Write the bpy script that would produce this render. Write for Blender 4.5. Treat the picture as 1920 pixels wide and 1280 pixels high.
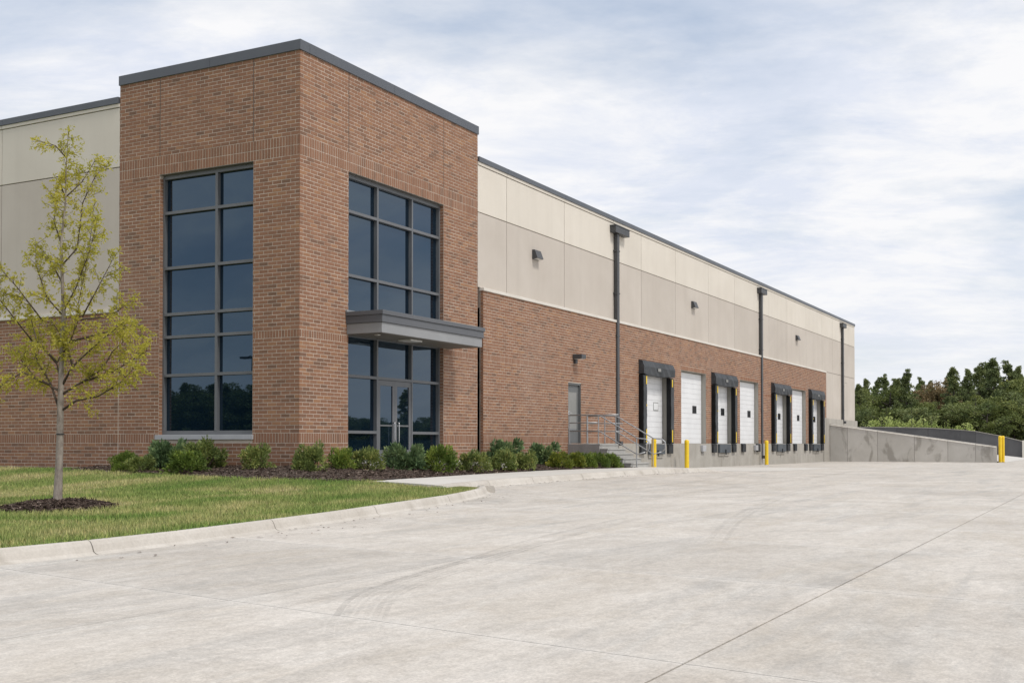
import bpy, bmesh, math, random
import numpy as np
from mathutils import Vector, Matrix, Euler
random.seed(7); RNG = np.random.default_rng(11)
scene = bpy.context.scene
for o in list(bpy.data.objects): bpy.data.objects.remove(o)

# ------------------------------------------------------------------ camera, sky, sun, exposure
CAM = (-21.2407, -16.9038, 1.0548)
cd = bpy.data.cameras.new("camera"); cam = bpy.data.objects.new("camera", cd)
scene.collection.objects.link(cam); scene.camera = cam
cd.sensor_width = 36; cd.sensor_fit = 'HORIZONTAL'
cd.lens = 2154.16 / 1920 * 36
cd.shift_y = 155.32 / 1920
cd.clip_start = 0.1; cd.clip_end = 2000
cam.location = CAM
cam.rotation_euler = (math.pi / 2 + 0.0171, 0, -1.0820)

SUN_DIR = Vector((-0.12, -0.52, 0.80)).normalized()      # towards the sun
sun_el = math.asin(SUN_DIR.z); sun_az = math.atan2(SUN_DIR.x, SUN_DIR.y)
W = bpy.data.worlds.new("World"); scene.world = W; W.use_nodes = True
wn = W.node_tree.nodes; wl = W.node_tree.links; wn.clear()
def N(nt, t, **kw):
    n = nt.nodes.new(t)
    for k, v in kw.items():
        if k == 'inp':
            for i, x in v.items(): n.inputs[i].default_value = x
        else: setattr(n, k, v)
    return n
def build_world():
    nt = W.node_tree
    sky = N(nt, 'ShaderNodeTexSky', sky_type='NISHITA', sun_disc=False, sun_elevation=sun_el, sun_rotation=sun_az, air_density=1.0, dust_density=1.2, ozone_density=1.0)
    tc = N(nt, 'ShaderNodeTexCoord'); sep = N(nt, 'ShaderNodeSeparateXYZ'); wl.new(tc.outputs['Generated'], sep.inputs[0])
    mx = N(nt, 'ShaderNodeMath', operation='MAXIMUM', inp={1: 0.0}); wl.new(sep.outputs[2], mx.inputs[0])
    ad = N(nt, 'ShaderNodeMath', operation='ADD', inp={1: 0.16}); wl.new(mx.outputs[0], ad.inputs[0])
    dx = N(nt, 'ShaderNodeMath', operation='DIVIDE'); wl.new(sep.outputs[0], dx.inputs[0]); wl.new(ad.outputs[0], dx.inputs[1])
    dy = N(nt, 'ShaderNodeMath', operation='DIVIDE'); wl.new(sep.outputs[1], dy.inputs[0]); wl.new(ad.outputs[0], dy.inputs[1])
    cb = N(nt, 'ShaderNodeCombineXYZ'); wl.new(dx.outputs[0], cb.inputs[0]); wl.new(dy.outputs[0], cb.inputs[1])
    mp = N(nt, 'ShaderNodeMapping'); mp.inputs['Scale'].default_value = (1.55, 1.0, 1)
    mp.inputs['Location'].default_value = (3.1, 1.7, 0)
    rt = N(nt, 'ShaderNodeMapping'); rt.inputs['Rotation'].default_value = (0, 0, -.40); wl.new(cb.outputs[0], rt.inputs[0]); wl.new(rt.outputs[0], mp.inputs[0])
    n1 = N(nt, 'ShaderNodeTexNoise', inp={'Scale': 0.8, 'Detail': 10, 'Roughness': 0.60, 'Distortion': 0.15}); wl.new(mp.outputs[0], n1.inputs['Vector'])
    n2 = N(nt, 'ShaderNodeTexNoise', inp={'Scale': 1.7, 'Detail': 10, 'Roughness': 0.66, 'Distortion': 0.3}); wl.new(mp.outputs[0], n2.inputs['Vector'])
    # how much blue shows
    rb = N(nt, 'ShaderNodeValToRGB'); rb.color_ramp.elements[0].position = 0.33; rb.color_ramp.elements[0].color = (0, 0, 0, 1)
    rb.color_ramp.elements[1].position = 0.53; rb.color_ramp.elements[1].color = (1, 1, 1, 1)
    wl.new(n1.outputs['Fac'], rb.inputs[0])
    # cloud brightness / grey undersides
    rc = N(nt, 'ShaderNodeValToRGB'); e = rc.color_ramp.elements
    e[0].position = 0.40; e[0].color = (7.0, 7.4, 8.35, 1); e[1].position = 0.58; e[1].color = (8.75, 8.75, 8.9, 1)
    wl.new(n2.outputs['Fac'], rc.inputs[0])
    veil = N(nt, 'ShaderNodeMixRGB', inp={0: 0.62, 2: (6.2, 7.0, 8.3, 1)}); wl.new(sky.outputs[0], veil.inputs[1])
    mix = N(nt, 'ShaderNodeMixRGB'); wl.new(rb.outputs[0], mix.inputs[0]); wl.new(veil.outputs[0], mix.inputs[1]); wl.new(rc.outputs[0], mix.inputs[2])
    # pale low sky
    hz = N(nt, 'ShaderNodeMapRange', inp={1: 0.0, 2: 0.16, 3: 0.75, 4: 0.0}); hz.clamp = True; wl.new(sep.outputs[2], hz.inputs[0])
    mh = N(nt, 'ShaderNodeMixRGB', inp={2: (8.1, 8.25, 8.5, 1)}); wl.new(hz.outputs[0], mh.inputs[0]); wl.new(mix.outputs[0], mh.inputs[1])
    bg = N(nt, 'ShaderNodeBackground', inp={1: 0.098}); wl.new(mh.outputs[0], bg.inputs[0])
    out = N(nt, 'ShaderNodeOutputWorld'); wl.new(bg.outputs[0], out.inputs[0])
build_world()
sl = bpy.data.lights.new("sun", 'SUN'); so = bpy.data.objects.new("sun", sl); scene.collection.objects.link(so)
sl.energy = 2.0; sl.angle = math.radians(10); sl.color = (1.0, 0.955, 0.89)
so.rotation_euler = SUN_DIR.to_track_quat('Z', 'Y').to_euler(); so.location = (0, -20, 40)
vs = scene.view_settings; vs.view_transform = 'Standard'; vs.look = 'None'; vs.exposure = 0.16; vs.gamma = 1.0
vs.use_curve_mapping = False
scene.cycles.max_bounces = 6; scene.cycles.diffuse_bounces = 3; scene.cycles.glossy_bounces = 3
scene.cycles.transparent_max_bounces = 12
scene.cycles.sample_clamp_indirect = 4

# ------------------------------------------------------------------ helpers
COL = scene.collection
class MB:
    def __init__(s): s.v = []; s.f = []; s.m = []; s.t = []
    def quad(s, a, b, c, d, m=0, t=0.0):
        i = len(s.v); s.v += [a, b, c, d]; s.f.append((i, i+1, i+2, i+3)); s.m.append(m); s.t.append(t)
    def face(s, pts, m=0, t=0.0):
        i = len(s.v); s.v += list(pts); s.f.append(tuple(range(i, i+len(pts)))); s.m.append(m); s.t.append(t)
    def box(s, x0, x1, y0, y1, z0, z1, m=0, t=0.0, skip=()):
        i = len(s.v)
        s.v += [(x0,y0,z0),(x1,y0,z0),(x1,y1,z0),(x0,y1,z0),(x0,y0,z1),(x1,y0,z1),(x1,y1,z1),(x0,y1,z1)]
        F = {'-z':(0,3,2,1),'+z':(4,5,6,7),'-y':(0,1,5,4),'+x':(1,2,6,5),'+y':(2,3,7,6),'-x':(3,0,4,7)}
        for k, q in F.items():
            if k in skip: continue
            s.f.append(tuple(i+j for j in q)); s.m.append(m); s.t.append(t)
    def tube(s, pts, r, n=8, m=0, cap=True):
        pts = [Vector(p) for p in pts]; R = r if isinstance(r, (list, tuple)) else [r]*len(pts)
        base = len(s.v); ref = None
        for k, p in enumerate(pts):
            d = (pts[min(k+1, len(pts)-1)] - pts[max(k-1, 0)]).normalized()
            if ref is None:
                ref = Vector((1,0,0)) if abs(d.x) < .8 else Vector((0,1,0))
            a = (ref - d*ref.dot(d)).normalized(); ref = a; b = d.cross(a)
            for j in range(n):
                w = 2*math.pi*j/n; s.v.append(tuple(p + (a*math.cos(w) + b*math.sin(w))*R[k]))
        for k in range(len(pts)-1):
            for j in range(n):
                s.f.append((base+k*n+j, base+k*n+(j+1)%n, base+(k+1)*n+(j+1)%n, base+(k+1)*n+j)); s.m.append(m); s.t.append(0.)
        if cap:
            s.f.append(tuple(base+j for j in range(n))[::-1]); s.m.append(m); s.t.append(0.)
            s.f.append(tuple(base+(len(pts)-1)*n+j for j in range(n))); s.m.append(m); s.t.append(0.)
    def lathe(s, prof, c=(0,0,0), n=16, m=0):
        base = len(s.v)
        for r, z in prof:
            for j in range(n):
                w = 2*math.pi*j/n; s.v.append((c[0]+r*math.cos(w), c[1]+r*math.sin(w), c[2]+z))
        for k in range(len(prof)-1):
            for j in range(n):
                s.f.append((base+k*n+j, base+k*n+(j+1)%n, base+(k+1)*n+(j+1)%n, base+(k+1)*n+j)); s.m.append(m); s.t.append(0.)
    def build(s, name, mats, parent=None, smooth=False, tint=False, bevel=0.0):
        me = bpy.data.meshes.new(name); me.from_pydata([tuple(v) for v in s.v], [], s.f)
        if not isinstance(mats, (list, tuple)): mats = [mats]
        for mt in mats: me.materials.append(mt)
        if len(mats) > 1: me.polygons.foreach_set('material_index', s.m)
        if tint:
            at = me.attributes.new('tint', 'FLOAT', 'FACE'); at.data.foreach_set('value', s.t)
        if smooth: me.polygons.foreach_set('use_smooth', [True]*len(me.polygons))
        me.update()
        o = bpy.data.objects.new(name, me); COL.objects.link(o)
        if parent is not None: o.parent = parent; o.matrix_parent_inverse = parent.matrix_world.inverted()
        if bevel:
            b = o.modifiers.new('bevel', 'BEVEL'); b.width = bevel; b.segments = 2; b.limit_method = 'ANGLE'
        return o
def np_mesh(name, V, F, mat, parent=None, tint=None, smooth=False):
    """V (n,3); F (m,k) same-size faces"""
    me = bpy.data.meshes.new(name); V = np.asarray(V, np.float32); F = np.asarray(F, np.int32)
    me.vertices.add(len(V)); me.vertices.foreach_set('co', V.ravel())
    k = F.shape[1]; me.loops.add(F.size); me.loops.foreach_set('vertex_index', F.ravel())
    me.polygons.add(len(F)); me.polygons.foreach_set('loop_start', np.arange(0, F.size, k, dtype=np.int32))
    me.polygons.foreach_set('loop_total', np.full(len(F), k, np.int32))
    if smooth: me.polygons.foreach_set('use_smooth', np.ones(len(F), bool))
    if tint is not None:
        at = me.attributes.new('tint', 'FLOAT', 'FACE'); at.data.foreach_set('value', np.asarray(tint, np.float32))
    me.update(calc_edges=True)
    for m in (mat if isinstance(mat, (list, tuple)) else [mat]): me.materials.append(m)
    o = bpy.data.objects.new(name, me); COL.objects.link(o)
    if parent is not None: o.parent = parent; o.matrix_parent_inverse = parent.matrix_world.inverted()
    return o
def tag(o, label=None, cat=None, group=None, kind=None):
    for k, v in (('label', label), ('category', cat), ('group', group), ('kind', kind)):
        if v: o[k] = v
    return o
def empty(name, loc=(0,0,0), label=None, cat=None, group=None, rz=0, kind=None):
    o = bpy.data.objects.new(name, None); COL.objects.link(o); o.location = loc; o.rotation_euler = (0,0,rz)
    o.empty_display_size = .2
    o.matrix_world = Matrix.Translation(Vector(loc)) @ Matrix.Rotation(rz, 4, 'Z')
    return tag(o, label, cat, group, kind)
def copy_tree(o, parent=None):
    c = o.copy(); COL.objects.link(c)
    if parent is not None: c.parent = parent
    for ch in o.children: copy_tree(ch, c)
    return c
def sm(t):
    t = min(1.0, max(0.0, t)); return t*t*(3-2*t)
def lot_z(x, y): return 0.15*sm((y+9)/6)*(1-sm((x-15)/10)) - 0.06*sm((x-25)/25)
def ground_z(x, y):
    D = math.hypot(max(-x, 0), max(-y, 0)); s = 4-1.6*sm((x+2)/4)
    return .13+.39*math.exp(-(D/s)**1.5)

# ------------------------------------------------------------------ materials
def mat(name, color=(.5,.5,.5), rough=.6, metal=0.0, spec=.5):
    m = bpy.data.materials.new(name); m.use_nodes = True
    b = m.node_tree.nodes['Principled BSDF']
    b.inputs['Base Color'].default_value = (*color, 1); b.inputs['Roughness'].default_value = rough
    b.inputs['Metallic'].default_value = metal; b.inputs['Specular IOR Level'].default_value = spec
    return m
def nodes(m): return m.node_tree, m.node_tree.nodes['Principled BSDF']
def pos(nt, scale=(1,1,1), rot=(0,0,0)):
    g = N(nt, 'ShaderNodeNewGeometry'); mp = N(nt, 'ShaderNodeMapping'); mp.inputs['Scale'].default_value = scale; mp.inputs['Rotation'].default_value = rot
    nt.links.new(g.outputs['Position'], mp.inputs[0]); return mp.outputs[0]
def noise(nt, vec, scale, detail=6, rough=.6, dist=0):
    n = N(nt, 'ShaderNodeTexNoise', inp={'Scale': scale, 'Detail': detail, 'Roughness': rough, 'Distortion': dist})
    if vec is not None: nt.links.new(vec, n.inputs['Vector'])
    return n.outputs['Fac']
def ramp(nt, fac, stops):
    r = N(nt, 'ShaderNodeValToRGB'); e = r.color_ramp.elements
    while len(e) < len(stops): e.new(.5)
    for i, (p, c) in enumerate(stops):
        e[i].position = p; e[i].color = (*c, 1) if len(c) == 3 else c
    nt.links.new(fac, r.inputs[0]); return r.outputs[0]
def mixc(nt, fac, a, b, mode='MIX'):
    n = N(nt, 'ShaderNodeMixRGB', blend_type=mode)
    for i, x in ((0, fac), (1, a), (2, b)):
        if hasattr(x, 'is_linked'): nt.links.new(x, n.inputs[i])
        elif isinstance(x, (int, float)): n.inputs[i].default_value = x if i == 0 else (x, x, x, 1)
        else: n.inputs[i].default_value = (*x, 1)
    return n.outputs[0]
def math_(nt, op, a, b=None):
    n = N(nt, 'ShaderNodeMath', operation=op)
    for i, x in ((0, a), (1, b)):
        if x is None: continue
        if hasattr(x, 'is_linked'): nt.links.new(x, n.inputs[i])
        else: n.inputs[i].default_value = x
    return n.outputs[0]
def bump(nt, b, h, strength=.2, dist=.01):
    n = N(nt, 'ShaderNodeBump', inp={'Strength': strength, 'Distance': dist}); nt.links.new(h, n.inputs['Height']); nt.links.new(n.outputs[0], b.inputs['Normal'])
def varied(name, c0, c1, scale=1.5, rough=.7, fine=40, bstr=.15, stretch=(1,1,1), spec=.4, metal=0, lo=.35, hi=.65):
    m = mat(name, c0, rough, metal, spec); nt, b = nodes(m); p = pos(nt, stretch)
    a = noise(nt, p, scale, 8, .62); col = ramp(nt, a, [(lo, c0), (hi, c1)])
    f = noise(nt, p, fine, 3, .6); col = mixc(nt, ramp(nt, f, [(.3, (.0,.0,.0)), (.7, (1,1,1))]), mixc(nt, 1.0, col, (.93,.93,.93), 'MULTIPLY'), col)
    nt.links.new(col, b.inputs['Base Color'])
    if bstr: bump(nt, b, f, bstr, .004)
    return m
def brick_mat():
    m = mat('brick_clay', rough=.85, spec=.25); nt, b = nodes(m)
    at = N(nt, 'ShaderNodeAttribute', attribute_name='tint'); oi = N(nt, 'ShaderNodeObjectInfo')
    t = math_(nt, 'FRACT', math_(nt, 'ADD', at.outputs['Fac'], oi.outputs['Random']))
    p = pos(nt)
    col = ramp(nt, t, [(0.0, (.205,.122,.083)), (.10, (.235,.132,.086)), (.22, (.275,.146,.091)), (.55, (.295,.157,.098)), (.8, (.315,.170,.106)), (.93, (.335,.180,.104)), (1.0, (.36,.195,.11))])
    n = noise(nt, p, 9, 5, .6); col = mixc(nt, ramp(nt, n, [(.3,(0,0,0)),(.7,(1,1,1))]), mixc(nt, 1.0, col, (.86,.86,.86), 'MULTIPLY'), col)
    # large soft weathering and pale efflorescence
    w = noise(nt, pos(nt, (.5,.5,.28)), .55, 6, .65)
    col = mixc(nt, ramp(nt, w, [(.55,(0,0,0)),(.78,(.32,.32,.32))]), col, (.36,.27,.22))
    nt.links.new(col, b.inputs['Base Color'])
    f = noise(nt, p, 60, 4, .65); bump(nt, b, f, .35, .004)
    return m
M = {}
M['brick'] = brick_mat()
M['mortar'] = varied('mortar', (.54,.46,.385), (.64,.555,.465), .8, .9, 30, .2)
M['sealant'] = mat('joint_sealant', (.10,.075,.06), .8)
def panel_mat(name, c0, c1):
    m = mat(name, c0, .85, 0, .25); nt, b = nodes(m)
    a = noise(nt, pos(nt), .42, 7, .6, .4); col = ramp(nt, a, [(.33, c0), (.68, c1)])
    st = noise(nt, pos(nt, (1.7,1.7,.13)), 1.0, 7, .6); col = mixc(nt, ramp(nt, st, [(.48,(0,0,0)),(.8,(.30,.30,.30))]), col, tuple(x*.82 for x in c0))
    oi = N(nt, 'ShaderNodeObjectInfo'); v = math_(nt, 'ADD', math_(nt, 'MULTIPLY', oi.outputs['Random'], .06), .97)
    col = mixc(nt, 1.0, col, v, 'MULTIPLY')
    nt.links.new(col, b.inputs['Base Color']); f = noise(nt, pos(nt), 55, 3, .6); bump(nt, b, f, .12, .004)
    return m
M['cream'] = panel_mat('cream_panel_paint', (.65,.598,.52), (.705,.655,.575))
M['greige'] = panel_mat('greige_panel_paint', (.51,.458,.40), (.57,.518,.458))
M['cap'] = varied('cast_stone', (.66,.62,.55), (.74,.70,.64), 1.2, .8, 50, .1)
M['coping'] = varied('charcoal_metal', (.085,.093,.108), (.10,.11,.126), .6, .42, 90, 0, spec=.5)
M['pipe'] = varied('bronze_grey_metal', (.055,.057,.060), (.07,.072,.075), .8, .45, 60, 0)
M['frame'] = varied('window_frame_metal', (.13,.135,.142), (.155,.16,.168), .8, .4, 60, 0)
M['canopy_dark'] = varied('canopy_charcoal', (.10,.105,.115), (.12,.125,.135), .8, .42, 60, 0)
M['canopy_light'] = varied('canopy_silver', (.27,.275,.28), (.31,.315,.32), .8, .45, 60, 0)
M['soffit'] = varied('soffit_panel', (.16,.15,.135), (.19,.18,.16), .8, .6, 60, 0)
M['sill'] = varied('sill_metal', (.38,.385,.40), (.44,.445,.46), 1.5, .45, 60, 0)
M['steel'] = varied('galvanised_steel', (.36,.37,.38), (.47,.48,.49), 6, .42, 60, 0, metal=.7)
M['chrome'] = mat('brushed_steel', (.6,.6,.6), .25, .9)
M['doorwhite'] = varied('white_door_steel', (.73,.735,.74), (.80,.805,.81), 1.4, .45, 50, .04)
M['doorgrey'] = varied('grey_door_paint', (.125,.13,.13), (.155,.16,.16), 1, .5, 50, 0)
M['doorpanel'] = varied('door_panel_paint', (.235,.235,.22), (.28,.277,.262), 1, .5, 50, 0)
M['black'] = varied('black_vinyl', (.006,.0065,.007), (.011,.012,.013), 2.5, .65, 20, .4, spec=.2)
M['blackfront'] = varied('scuffed_vinyl', (.026,.029,.032), (.055,.06,.066), 2.2, .55, 14, .6)
M['rubber'] = varied('rubber', (.016,.018,.021), (.035,.038,.042), 3, .7, 20, .3)
M['yellow'] = varied('yellow_paint', (.80,.53,.012), (.88,.61,.03), 2, .45, 40, .05)
M['lightglass'] = mat('lamp_lens', (.62,.62,.6), .3)
M['leveler'] = varied('leveler_steel', (.055,.067,.08), (.085,.10,.115), 2, .5, 30, .1)
M['bark'] = varied('tree_bark', (.20,.165,.14), (.36,.315,.27), 14, .9, 60, .5, stretch=(1,1,.5))
M['bark_dark'] = varied('dark_bark', (.06,.05,.042), (.11,.095,.08), 6, .9, 40, .4)
M['twig'] = varied('twig_bark', (.075,.055,.045), (.14,.105,.08), 10, .9, 40, .2)
M['ground'] = varied('rough_grass_ground', (.055,.075,.03), (.12,.13,.06), .3, .95, 5, .3)
M['soil'] = varied('soil', (.06,.045,.035), (.10,.075,.06), 3, .95, 30, .5)
def glass_mat():
    m = mat('tinted_glass', (.004,.011,.020), .012, 0, .5); nt, b = nodes(m)
    b.inputs['IOR'].default_value = 1.95; b.inputs['Specular Tint'].default_value = (.50,.74,1.0,1)
    n = noise(nt, pos(nt), .9, 2, .5); bump(nt, b, n, .012, .02)
    return m
M['glass'] = glass_mat()
M['dockglass'] = mat('dark_vision_glass', (.012,.013,.014), .5, 0, .15)
def concrete(name, c0, c1, dark, scale=.8, bstr=.25, drip=True):
    m = mat(name, c0, .88, 0, .25); nt, b = nodes(m)
    a = noise(nt, pos(nt), scale, 9, .65, .5); col = ramp(nt, a, [(.32, c0), (.68, c1)])
    if drip:
        s = noise(nt, pos(nt, (1.3,.8,.5) if 'ramp' in name else (1.6,1.6,.35)), 1.1, 7, .62, .6); col = mixc(nt, ramp(nt, s, [(.54,(0,0,0)),(.62 if 'ramp_wall' in name else .72,(.55,.55,.55))]), col, dark)
    f = noise(nt, pos(nt), 30, 5, .65); col = mixc(nt, ramp(nt, f, [(.35,(0,0,0)),(.65,(1,1,1))]), mixc(nt, 1., col, (.88,.88,.88), 'MULTIPLY'), col)
    oi = N(nt, 'ShaderNodeObjectInfo'); col = mixc(nt, 1.0, col, math_(nt, 'ADD', math_(nt, 'MULTIPLY', oi.outputs['Random'], .22 if 'ramp' in name else .08), .86 if 'ramp' in name else .95), 'MULTIPLY')
    nt.links.new(col, b.inputs['Base Color']); bump(nt, b, f, bstr, .006)
    return m
M['conc_wall'] = concrete('foundation_concrete', (.36,.335,.295), (.46,.435,.39), (.24,.215,.18))
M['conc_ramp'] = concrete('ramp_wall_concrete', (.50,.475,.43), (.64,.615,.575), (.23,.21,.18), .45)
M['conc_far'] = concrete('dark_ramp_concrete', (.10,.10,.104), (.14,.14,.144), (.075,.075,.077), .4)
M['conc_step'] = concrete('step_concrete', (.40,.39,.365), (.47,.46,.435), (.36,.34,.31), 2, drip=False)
M['conc_step_shaded'] = concrete('shaded_step_concrete', (.25,.245,.235), (.31,.30,.29), (.18,.17,.16), 2)  # darker copy of the step concrete: shade on the stair sides put into colour
M['jamb'] = varied('door_jamb_paint', (.33,.315,.28), (.38,.365,.33), 1, .7, 40, 0)
M['kerb'] = concrete('kerb_concrete', (.50,.46,.405), (.61,.57,.515), (.33,.29,.24), 1.4, .2)
M['walk'] = concrete('sidewalk_concrete', (.56,.535,.49), (.63,.605,.565), (.44,.42,.39), .8, .2, drip=False)
def lot_mat():
    m = mat('lot_concrete', rough=.85, spec=.25); nt, b = nodes(m)
    def lay(col, vec, sc, det, ro, di, lo, hi, amt, c):
        f = noise(nt, vec, sc, det, ro, di); return mixc(nt, ramp(nt, f, [(lo,(0,0,0)),(hi,(amt,)*3)]), col, c)
    a = noise(nt, pos(nt), .55, 10, .68, .6)
    col = ramp(nt, a, [(.30, (.57,.52,.46)), (.47, (.645,.597,.535)), (.66, (.72,.672,.61))])
    col = lay(col, pos(nt,(.35,1.0,1),(0,0,.1)), .9, 10, .7, 1.0, .48, .68, .65, (.56,.50,.42))      # tan drift
    col = lay(col, pos(nt,(.14,1.0,1),(0,0,.06)), 1.6, 10, .72, .8, .50, .68, .62, (.45,.435,.41))     # grey drag streaks
    col = lay(col, pos(nt,(.5,.8,1),(0,0,-.5)), .8, 10, .74, 1.6, .54, .70, .62, (.44,.42,.39))      # grey clouds
    col = lay(col, pos(nt,(.25,1.0,1),(0,0,-.25)), 1.3, 10, .72, 1.3, .54, .70, .6, (.76,.73,.675))    # pale scuffs
    g = N(nt, 'ShaderNodeNewGeometry'); sp = N(nt, 'ShaderNodeSeparateXYZ'); nt.links.new(g.outputs['Position'], sp.inputs[0])
    w = math_(nt, 'ADD', math_(nt, 'SUBTRACT', sp.outputs[0], math_(nt, 'MULTIPLY', math_(nt, 'ADD', sp.outputs[1], 15.0), .2)), 15.95+325)
    fr = math_(nt, 'ABSOLUTE', math_(nt, 'SUBTRACT', math_(nt, 'FRACT', math_(nt, 'ADD', math_(nt, 'DIVIDE', w, 3.25), .5)), .5))
    jn = noise(nt, pos(nt), 1.3, 9, .7); wd = math_(nt, 'MULTIPLY', math_(nt, 'SUBTRACT', jn, .3), .30)
    band = N(nt, 'ShaderNodeMapRange', inp={1: 0.0, 3: .45, 4: 0.0}); nt.links.new(fr, band.inputs[0]); nt.links.new(wd, band.inputs[2])
    col = mixc(nt, band.outputs[0], col, (.74,.705,.65))
    f = noise(nt, pos(nt), 14, 8, .75)
    col = mixc(nt, ramp(nt, f, [(.36,(0,0,0)),(.62,(1,1,1))]), mixc(nt, 1., col, (.80,.80,.80), 'MULTIPLY'), col)
    f3 = noise(nt, pos(nt,(.6,1,1)), 5, 9, .78, .6)
    col = mixc(nt, ramp(nt, f3, [(.40,(0,0,0)),(.56,(1,1,1))]), mixc(nt, 1., col, (.91,.905,.90), 'MULTIPLY'), col)
    f2 = noise(nt, pos(nt,(1,1,1)), 55, 6, .8)
    col = mixc(nt, ramp(nt, f2, [(.38,(0,0,0)),(.58,(1,1,1))]), mixc(nt, 1., col, (.76,.76,.76), 'MULTIPLY'), col)
    v = N(nt, 'ShaderNodeTexVoronoi', inp={'Scale': 1.3}); nt.links.new(pos(nt), v.inputs['Vector'])
    col = mixc(nt, ramp(nt, v.outputs['Distance'], [(.015,(.8,.8,.8)),(.03,(0,0,0))]), col, (.13,.115,.10))
    oi = N(nt, 'ShaderNodeObjectInfo'); vv = math_(nt, 'ADD', math_(nt, 'MULTIPLY', oi.outputs['Random'], .10), .94)
    col = mixc(nt, 1.0, col, vv, 'MULTIPLY')
    nt.links.new(col, b.inputs['Base Color']); bump(nt, b, f, .35, .006)
    return m
M['lot'] = lot_mat()
M['lot_joint'] = mat('joint_filler', (.10,.09,.08), .9)
def leaf_mat(name, stops, rough=.55, trans=.35):
    m = bpy.data.materials.new(name); m.use_nodes = True; nt = m.node_tree; b = nt.nodes['Principled BSDF']
    at = N(nt, 'ShaderNodeAttribute', attribute_name='tint'); oi = N(nt, 'ShaderNodeObjectInfo')
    t = math_(nt, 'ADD', math_(nt, 'MULTIPLY', at.outputs['Fac'], .8), math_(nt, 'MULTIPLY', oi.outputs['Random'], .2))
    c = ramp(nt, t, stops); nt.links.new(c, b.inputs['Base Color']); b.inputs['Roughness'].default_value = rough
    b.inputs['Specular IOR Level'].default_value = .3
    tr = N(nt, 'ShaderNodeBsdfTranslucent'); nt.links.new(c, tr.inputs[0])
    mx = N(nt, 'ShaderNodeMixShader', inp={0: trans}); out = nt.nodes['Material Output']
    nt.links.new(b.outputs[0], mx.inputs[1]); nt.links.new(tr.outputs[0], mx.inputs[2]); nt.links.new(mx.outputs[0], out.inputs[0])
    return m
M['leaf_young'] = leaf_mat('young_leaf', [(0,(.36,.36,.06)),(.5,(.55,.50,.085)),(.85,(.68,.59,.11)),(1,(.68,.48,.13))], .5, .55)
M['leaf_yew'] = leaf_mat('yew_leaf', [(0,(0.078,0.125,0.029)),(.5,(0.174,0.250,0.047)),(.85,(0.313,0.367,0.072)),(1,(0.470,0.467,0.104))], .5, .2)
M['leaf_box'] = leaf_mat('shrub_leaf', [(0,(0.089,0.131,0.045)),(.5,(0.217,0.270,0.078)),(.85,(0.370,0.400,0.120)),(1,(0.531,0.431,0.164))], .5, .25)
M['leaf_blue'] = leaf_mat('bluish_shrub_leaf', [(0,(0.075,0.128,0.061)),(.5,(0.159,0.239,0.104)),(.85,(0.267,0.343,0.144)),(1,(0.400,0.431,0.193))], .5, .2)
M['leaf_gold'] = leaf_mat('golden_shrub_leaf', [(0,(0.100,0.138,0.025)),(.5,(0.237,0.275,0.044)),(.85,(0.500,0.438,0.050)),(1,(0.688,0.525,0.050))], .5, .3)
M['leaf_pine'] = leaf_mat('pine_leaf', [(0,(0.101,0.138,0.060)),(.5,(0.193,0.233,0.091)),(.9,(0.304,0.319,0.122)),(1,(0.405,0.371,0.128))], .6, .2)
M['leaf_oak'] = leaf_mat('broad_leaf', [(0,(0.088,0.122,0.041)),(.5,(0.170,0.203,0.060)),(.9,(0.266,0.292,0.088)),(1,(0.355,0.326,0.093))], .6, .25)
M['leaf_rust'] = leaf_mat('rusty_leaf', [(0,(.15,.14,.07)),(.5,(.26,.20,.105)),(.9,(.34,.25,.13)),(1,(.38,.27,.14))], .6, .25)
M['leaf_lime'] = leaf_mat('lime_leaf', [(0,(0.216,0.287,0.074)),(.5,(0.402,0.475,0.150)),(.9,(0.604,0.646,0.256)),(1,(0.747,0.690,0.240))], .6, .35)
def grass_mat(name, blade):
    m = mat(name, rough=.8, spec=.2); nt, b = nodes(m)
    a = noise(nt, pos(nt, (.45,1.0,1), (0,0,.15)), .75, 6, .62, .6)
    c = ramp(nt, a, [(.36, (.15,.235,.06)), (.47, (.24,.30,.10)), (.56, (.355,.36,.16)), (.68, (.50,.45,.27))])
    if blade:
        at = N(nt, 'ShaderNodeAttribute', attribute_name='tint')
        c = mixc(nt, 1., c, ramp(nt, at.outputs['Fac'], [(0,(.55,.6,.5)),(.6,(1.1,1.1,1.0)),(1,(1.6,1.45,1.3))]), 'MULTIPLY')
    else: c = mixc(nt, 1., c, (.55,.5,.45), 'MULTIPLY')
    nt.links.new(c, b.inputs['Base Color']); return m
M['grass'] = grass_mat('grass_blades', True); M['turf'] = grass_mat('turf', False)
def mulch_mat():
    m = mat('mulch_bark', rough=.9, spec=.2); nt, b = nodes(m)
    at = N(nt, 'ShaderNodeAttribute', attribute_name='tint')
    c = ramp(nt, at.outputs['Fac'], [(0,(.05,.035,.027)),(.6,(.105,.075,.06)),(.9,(.18,.135,.11)),(1,(.31,.25,.205))]); nt.links.new(c, b.inputs['Base Color']); return m
M['mulch'] = mulch_mat()
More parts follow.
